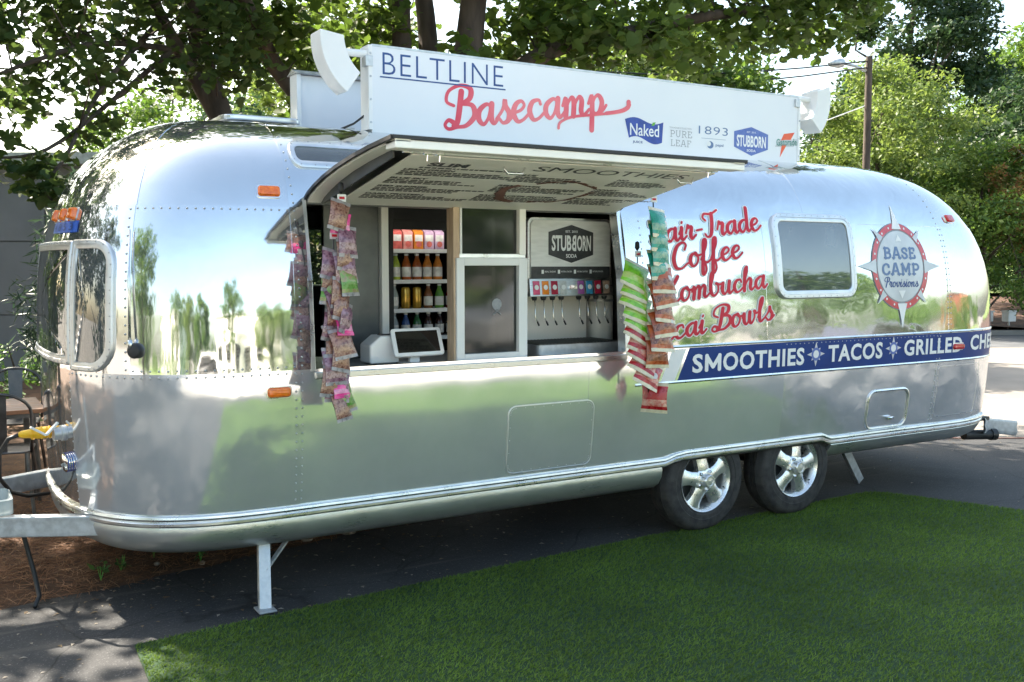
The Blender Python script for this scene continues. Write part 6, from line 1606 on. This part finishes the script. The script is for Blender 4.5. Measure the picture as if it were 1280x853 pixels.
cl = []; random.seed(77)
for k in range(170):
    x = random.uniform(-75, 95)
    if -9 < x < 3: continue
    h = 3.6 + 1.4 * math.sin(x * .21) + .9 * math.sin(x * .57 + 1); cl.append((x, -31 + random.uniform(-2, 2), random.uniform(.3, h), 1.9, 1.4, 1.0, 70))
tl = foliage('tree_line', None, cl, .55, 'mid_leaf', 'oval', .4); tag(tl, 'distant green tree line mirrored low in the trailer side', 'tree line', kind='stuff')
# ---- hedge, conifer, weeds
hg = thing('hedge', 'clipped dark green hedge in front of the grey building', 'hedge', lot(10.6, -6.0) + (0,))
cl = []
random.seed(8)
for i in range(120):
    r = random.uniform(-9.5, -3.6); d = 10.6 + random.uniform(-.45, .45); x, y = lot(d, r); cl.append((x, y, random.uniform(.2, .98), .20, .20, .16, 90))
foliage('foliage', hg, cl, .065, 'hedge_leaf', 'oval', .5)
b = MB()
for i in range(14):
    x, y = lot(10.6, -9 + i * .4); b.tube([(x, y, 0), (x + .05, y, .5), (x - .04, y + .03, .9)], [.02, .014, .006], 6)
b.build('stems', 'bark', hg)
cf = thing('conifer_shrub', 'feathery grey-green conifer shrub beside the grey building', 'shrub', (-3.06, 4.25, 0)); cl = []
for i in range(90):
    z = .35 + 2.2 * random.random(); rr_ = .62 * (1 - abs(z - 1.3) / 1.6) ; a = random.uniform(0, 6.28); q = rr_ * random.random() ** .5
    cl.append((-3.06 + q * math.cos(a), 4.25 + q * math.sin(a), z, .14, .14, .20, 60))
b = MB(); sp_ = limb(b, [(-3.06, 4.25, -.05), (-3.05, 4.27, 1.0), (-3.07, 4.25, 2.3)], .035, .01, 8); twigs(b, sp_, cl[::2], .005); b.build('stem', 'bark_pale', cf)
foliage('foliage', cf, cl, .13, 'conifer', 'thin', .2)
for i, (x, y, s) in enumerate(((-3.50, -.12, .10), (-3.30, -.02, .12), (-2.98, .03, .11), (-3.05, -.10, .09), (-2.75, .10, .10), (-3.62, -.20, .12), (-2.2, .22, .08), (-1.2, .42, .08), (-3.2, .28, .09))):
    w = thing('weed', 'small leafy green weed in the pine straw, ' + ['left of centre near the drawbar', 'second nearest the drawbar', 'middle one', 'at the asphalt edge', 'near the stones', 'closest to the corner of the picture', 'among the stones', 'under the middle of the trailer', 'deepest in the straw'][i], 'weed', (x, y, bed_z(x, y)), 'weeds in the pine straw')
    z0 = bed_z(x, y); cl = [(x, y, z0 + s * .5, s * .45, s * .45, s * .45, 12)]
    foliage('leaves', w, cl, s * .42, 'hedge_leaf', 'oval', .9)
    b = MB()
    for k in range(4): b.tube([(x, y, z0), (x + random.uniform(-.3, .3) * s, y + random.uniform(-.3, .3) * s, z0 + s * random.uniform(.6, 1.0))], [.0025, .001], 4)
    b.build('stems', 'leafgreen', w)

# fallen leaves, bark crumbs and grit on the asphalt and a few on the turf
NL = 900
lx_ = RNG.uniform(-4.6, 5.5, NL); ly_ = np.interp(lx_, [p[0] for p in edge], [p[1] for p in edge]) - RNG.gamma(1.2, .5, NL); ls = RNG.uniform(.006, .02, NL)
keep = inside_np(lx_, ly_, drive) & (~inside_np(lx_, ly_, MAT) | (RNG.random(NL) < .05)); lx_, ly_, ls = lx_[keep], ly_[keep], ls[keep]; NL = len(lx_)
zb_ = np.where(inside_np(lx_, ly_, MAT), .042, .0055); ta = RNG.uniform(0, 6.28, NL)
V = np.zeros((NL, 4, 3))
for k, (u, v, w) in enumerate(((-1, 0, 0), (0, -.55, .25), (1.1, 0, .1), (0, .55, .3))):
    V[:, k] = np.stack([lx_ + (u * np.cos(ta) - v * np.sin(ta)) * ls, ly_ + (u * np.sin(ta) + v * np.cos(ta)) * ls, zb_ + w * ls], 1)
M['litter'] = leaf_mat('leaf_litter', [(.10, .06, .03), (.20, .15, .09), (.32, .29, .25), (.14, .10, .05)], .1, .8)
tag(np_mesh('leaf_litter', V.reshape(-1, 3), np.arange(4 * NL), 4, 'litter'), 'dry leaf crumbs and grit scattered on the asphalt', 'leaf litter', kind='stuff')

# ================================================================== buildings, street furniture
M['cladding'] = pmat('grey_cladding', (.20, .215, .25), (.165, .18, .21), 2.0, rough=.6, rough2=.7)
gb = thing('grey_building', 'low grey-blue clad building behind the hedge', 'building', lot(14.4, -8) + (0,))
D0 = 14.2
b = MB(); q = [lot(D0 + .08, -14), lot(D0 + .08, -4.9), lot(D0 + 7, -4.9), lot(D0 + 7, -14)]; b.prism(q, lambda u, v, d: (u, v, d), 0, 3.20); b.build('wall', 'cladding', gb)
r = -14.0
while r < -4.95:
    for z0, z1 in ((0.02, 1.04), (1.06, 2.10), (2.12, 3.18)):
        b = MB(); q = [lot(D0 + .045, r + .012), lot(D0 + .045, r + .865), lot(D0 + .09, r + .865), lot(D0 + .09, r + .012)]; b.prism(q, lambda u, v, d: (u, v, d), z0, z1); b.build('panel', 'cladding', gb)
    b = MB(); q = [lot(D0, r + .868), lot(D0, r + .910), lot(D0 + .09, r + .910), lot(D0 + .09, r + .868)]; b.prism(q, lambda u, v, d: (u, v, d), 0, 3.2); b.build('batten', 'cladding', gb)
    r += .912
b = MB(); q = [lot(D0 - .15, -14.2), lot(D0 - .15, -4.75), lot(D0 + 7.2, -4.75), lot(D0 + 7.2, -14.2)]; b.prism(q, lambda u, v, d: (u, v, d), 3.20, 3.36); b.build('roof', 'galv', gb)
# buildings across the street (mirrored)
M['brick'] = pmat('red_brick', (.36, .13, .08), (.26, .09, .06), 6, rough=.85)
M['stucco'] = pmat('white_stucco', (.72, .70, .66), (.64, .62, .58), 2, rough=.8)
def street_house(label, x0, x1, y0, y1, h, mat, nwin):
    t = thing('street_building', label, 'building', ((x0 + x1) / 2, (y0 + y1) / 2, 0), 'buildings across the street mirrored in the trailer')
    b = MB(); b.box(x0, x1, y0, y1, 0, h); b.build('wall', mat, t)
    b = MB(); b.box(x0 - .3, x1 + .3, y0 - .3, y1 + .3, h, h + .35); b.build('roof', 'galv', t)
    for k in range(nwin):
        u = x0 + (x1 - x0) * (k + .5) / nwin
        b = MB(); b.box(u - .9, u + .9, y1, y1 + .06, .9, 2.5); f = b.build('window', 'white', t)
        b = MB(); b.box(u - .8, u + .8, y1 + .061, y1 + .065, 1.0, 2.4); b.build('pane', 'screen', f)
street_house('red brick building mirrored at the rear of the trailer', 66, 78, -46, -38, 5.0, 'brick', 5)
street_house('white building mirrored in the middle of the trailer', -10, 8, -50, -42, 4.2, 'stucco', 6)
street_house('white building mirrored near the nose', -44, -28, -48, -40, 5, 'stucco', 5)
def car(label, x, y, col, s=1):
    t = thing('parked_car', label, 'car', (x, y, 0), 'cars parked across the street')
    m_ = pmat('car_paint', col, None, 3, rough=.3, coat=.8)
    prof = [(-2.2, .35), (-2.25, .75), (-1.9, .92), (-1.35, .98), (-.75, 1.42), (.75, 1.46), (1.45, 1.0), (2.1, .88), (2.25, .6), (2.2, .35)]
    b = MB(); b.prism(prof, lambda u, v, d: (x + u * s, y + d, v), -.85, .85); b.build('body', m_, t, bevel=.08, seg=3)
    b = MB(); b.prism([(-1.2, 1.0), (-.70, 1.36), (.70, 1.40), (1.25, 1.0)], lambda u, v, d: (x + u * s, y + d, v), -.862, .862); b.build('side_windows', 'screen', t)
    for wx in (-1.35, 1.35):
        for wy in (-.80, .80):
            b = MB(); b.lathe([(0, -.1), (.32, -.1), (.32, .1), (0, .1)], (x + wx, y + wy, .32), (0, 1, 0), 20); wo = b.build('wheel', 'rubber', t)
            b = MB(); b.lathe([(.19, .102), (0, .11)], (x + wx, y + wy, .32), (0, 1, 0), 16); b.build('rim', 'chrome', wo)
car('white car parked across the street, mirrored in the side', -6, -12.4, (.75, .75, .74)); car('silver car parked across the street, mirrored in the side', 6.5, -12.4, (.5, .52, .55)); car('dark grey car parked near the mirrored brick building', 15, -12.3, (.10, .10, .12))
# utility pole with lamp arm
up = thing('utility_pole', 'weathered wooden utility pole with a street lamp arm', 'utility pole', lot(19, 6.77) + (0,))
pxx, pyy = lot(19, 6.77)
b = MB(); b.tube([(pxx, pyy, -.1), (pxx, pyy, 3.0), (pxx, pyy, 5.70)], [.085, .075, .062], 12); b.build('post', 'bark', up, smooth=True, angle=40)
ar = Vector((-.858, .514, 0))
b = MB(); b.tube([Vector((pxx, pyy, 5.40)), Vector((pxx, pyy, 5.52)) + ar * .25, Vector((pxx, pyy, 5.58)) + ar * .50], .03, 8); ao = b.build('lamp_arm', 'galv', up, smooth=True)
b = MB(); c = Vector((pxx, pyy, 5.58)) + ar * .58; b.lathe([(0, -.12), (.07, -.10), (.10, 0), (.07, .16), (.0, .22)], c, tuple(ar), 12); b.build('lamp_head', 'galv', ao, smooth=True)
b = MB(); b.tube([(pxx, pyy, 4.8), Vector((pxx, pyy, 4.5)) + ar * .8, Vector((pxx, pyy, 4.25)) + ar * 1.6], .012, 5); b.build('guy_wire', 'trim', up)
for i, (h0, h1) in enumerate(((5.62, 6.9), (5.5, 6.5))):
    b = MB(); P0 = Vector((pxx, pyy, h0)); P1 = Vector((pxx, pyy, h1)) + ar * 14 + Vector((-3, -5, 0)); pts = [P0.lerp(P1, k / 10) - Vector((0, 0, 1.2 * math.sin(math.pi * k / 10))) for k in range(11)]
    b.tube(pts, .014, 5); tag(b.build('power_line', 'black', None, smooth=True), ['upper', 'lower'][i] + ' black power line sagging from the utility pole', 'power line')
# white utility boxes on the slope
for i, r in enumerate((12.55, 13.15)):
    x, y = lot(26.0, r); t = thing('utility_box', ['left', 'right'][i] + ' one of two small white boxes on the mulch slope', 'utility box', (x, y, .15), 'white boxes on the slope')
    b = MB(); b.box(x - .02, x + .02, y - .02, y + .02, .0, .30); b.build('stake', 'galv', t)
    b = MB(); b.box(x - .17, x + .17, y - .10, y + .10, .26, .52); bx_ = b.build('box', 'white', t, bevel=.02)
    b = MB(); b.box(x - .19, x + .19, y - .12, y + .12, .52, .55); b.build('lid', 'white', t, bevel=.008)
# red cord on the asphalt
b = MB(); pts = [(3.6, .95, .012), (4.1, .55, .012), (4.7, .12, .012), (5.4, -.28, .012), (6.2, -.72, .012)]; b.tube(pts, .006, 6); tag(b.build('red_cord', 'brown', None, smooth=True), 'thin reddish cord lying on the asphalt behind the trailer', 'cord')

# ---- table and metal chairs at the left
M['tabletop'] = pmat('stained_wood', (.24, .11, .055), (.15, .065, .032), 5, rough=.35, rough2=.5, stretch=(1, 9, 1), coat=.2)
M['gun'] = pmat('gunmetal', (.14, .14, .145), (.09, .09, .095), 14, rough=.32, rough2=.5, metal=.9)
tx, ty = -4.18, 2.15
tt = thing('wooden_table', 'stained wooden cafe table on metal legs behind the drawbar', 'table', (tx, ty, 0))
for k in range(7):
    b = MB(); b.box(tx - .62, tx + .50, ty - .36 + k * .103, ty - .26 + k * .103, .715, .745); b.build('plank', 'tabletop', tt, bevel=.003)
b = MB(); b.box(tx - .58, tx + .46, ty - .32, ty + .32, .68, .714); b.build('apron', 'gun', tt)
for sx_ in (-.54, .42):
    for sy2 in (-.28, .28): b = MB(); b.bar((tx + sx_, ty + sy2, .05), (tx + sx_, ty + sy2, .68), .04, .04, up=(0, 1, 0)); b.build('leg', 'gun', tt)
def chair(x, y, rot, label):
    t = thing('metal_chair', label, 'chair', (0, 0, 0), 'metal chairs round the wooden table')
    def C(p): return p
    b = MB(); b.prism(rr(-.19, .19, -.18, .18, .05), lambda u, v, d: (u, v, d), .445, .460); b.build('seat', 'gun', t, bevel=.006)
    for sx_ in (-1, 1):
        b = MB(); b.tube([(sx_ * .16, -.16, .45), (sx_ * .20, -.20, .02)], [.014, .012], 8); b.build('leg', 'gun', t)
        b = MB(); b.tube([(sx_ * .16, .16, .45), (sx_ * .20, .23, .02)], [.014, .012], 8); b.build('leg', 'gun', t)
    pts = []
    for k in range(13):
        a = math.pi * k / 12; pts.append((-.20 * math.cos(a), .19 + .05 * math.sin(a), .72 + .14 * math.sin(a)))
    b = MB(); b.tube([(-.19, .17, .45), (-.20, .185, .60)] + pts + [(.20, .185, .60), (.19, .17, .45)], .011, 8); b.build('back_frame', 'gun', t, smooth=True)
    b = MB(); b.prism([(-.045, .46), (.045, .46), (.055, .85), (-.055, .85)], lambda u, v, d: (u, .165 + d + (v - .46) * .15, v), 0, .006); b.build('back_slat', 'gun', t)
    t.location = (x, y, .07); t.rotation_euler = (0, 0, R_(rot)); return t
chair(-4.55, 1.52, 200, 'metal chair nearest the drawbar, its back to the camera'); chair(-3.98, 1.50, 170, 'metal chair partly hidden by the yellow plug'); chair(-4.32, 2.80, 15, 'metal chair on the hedge side, left of the table'); chair(-3.82, 2.80, -10, 'metal chair on the hedge side close to the trailer nose')
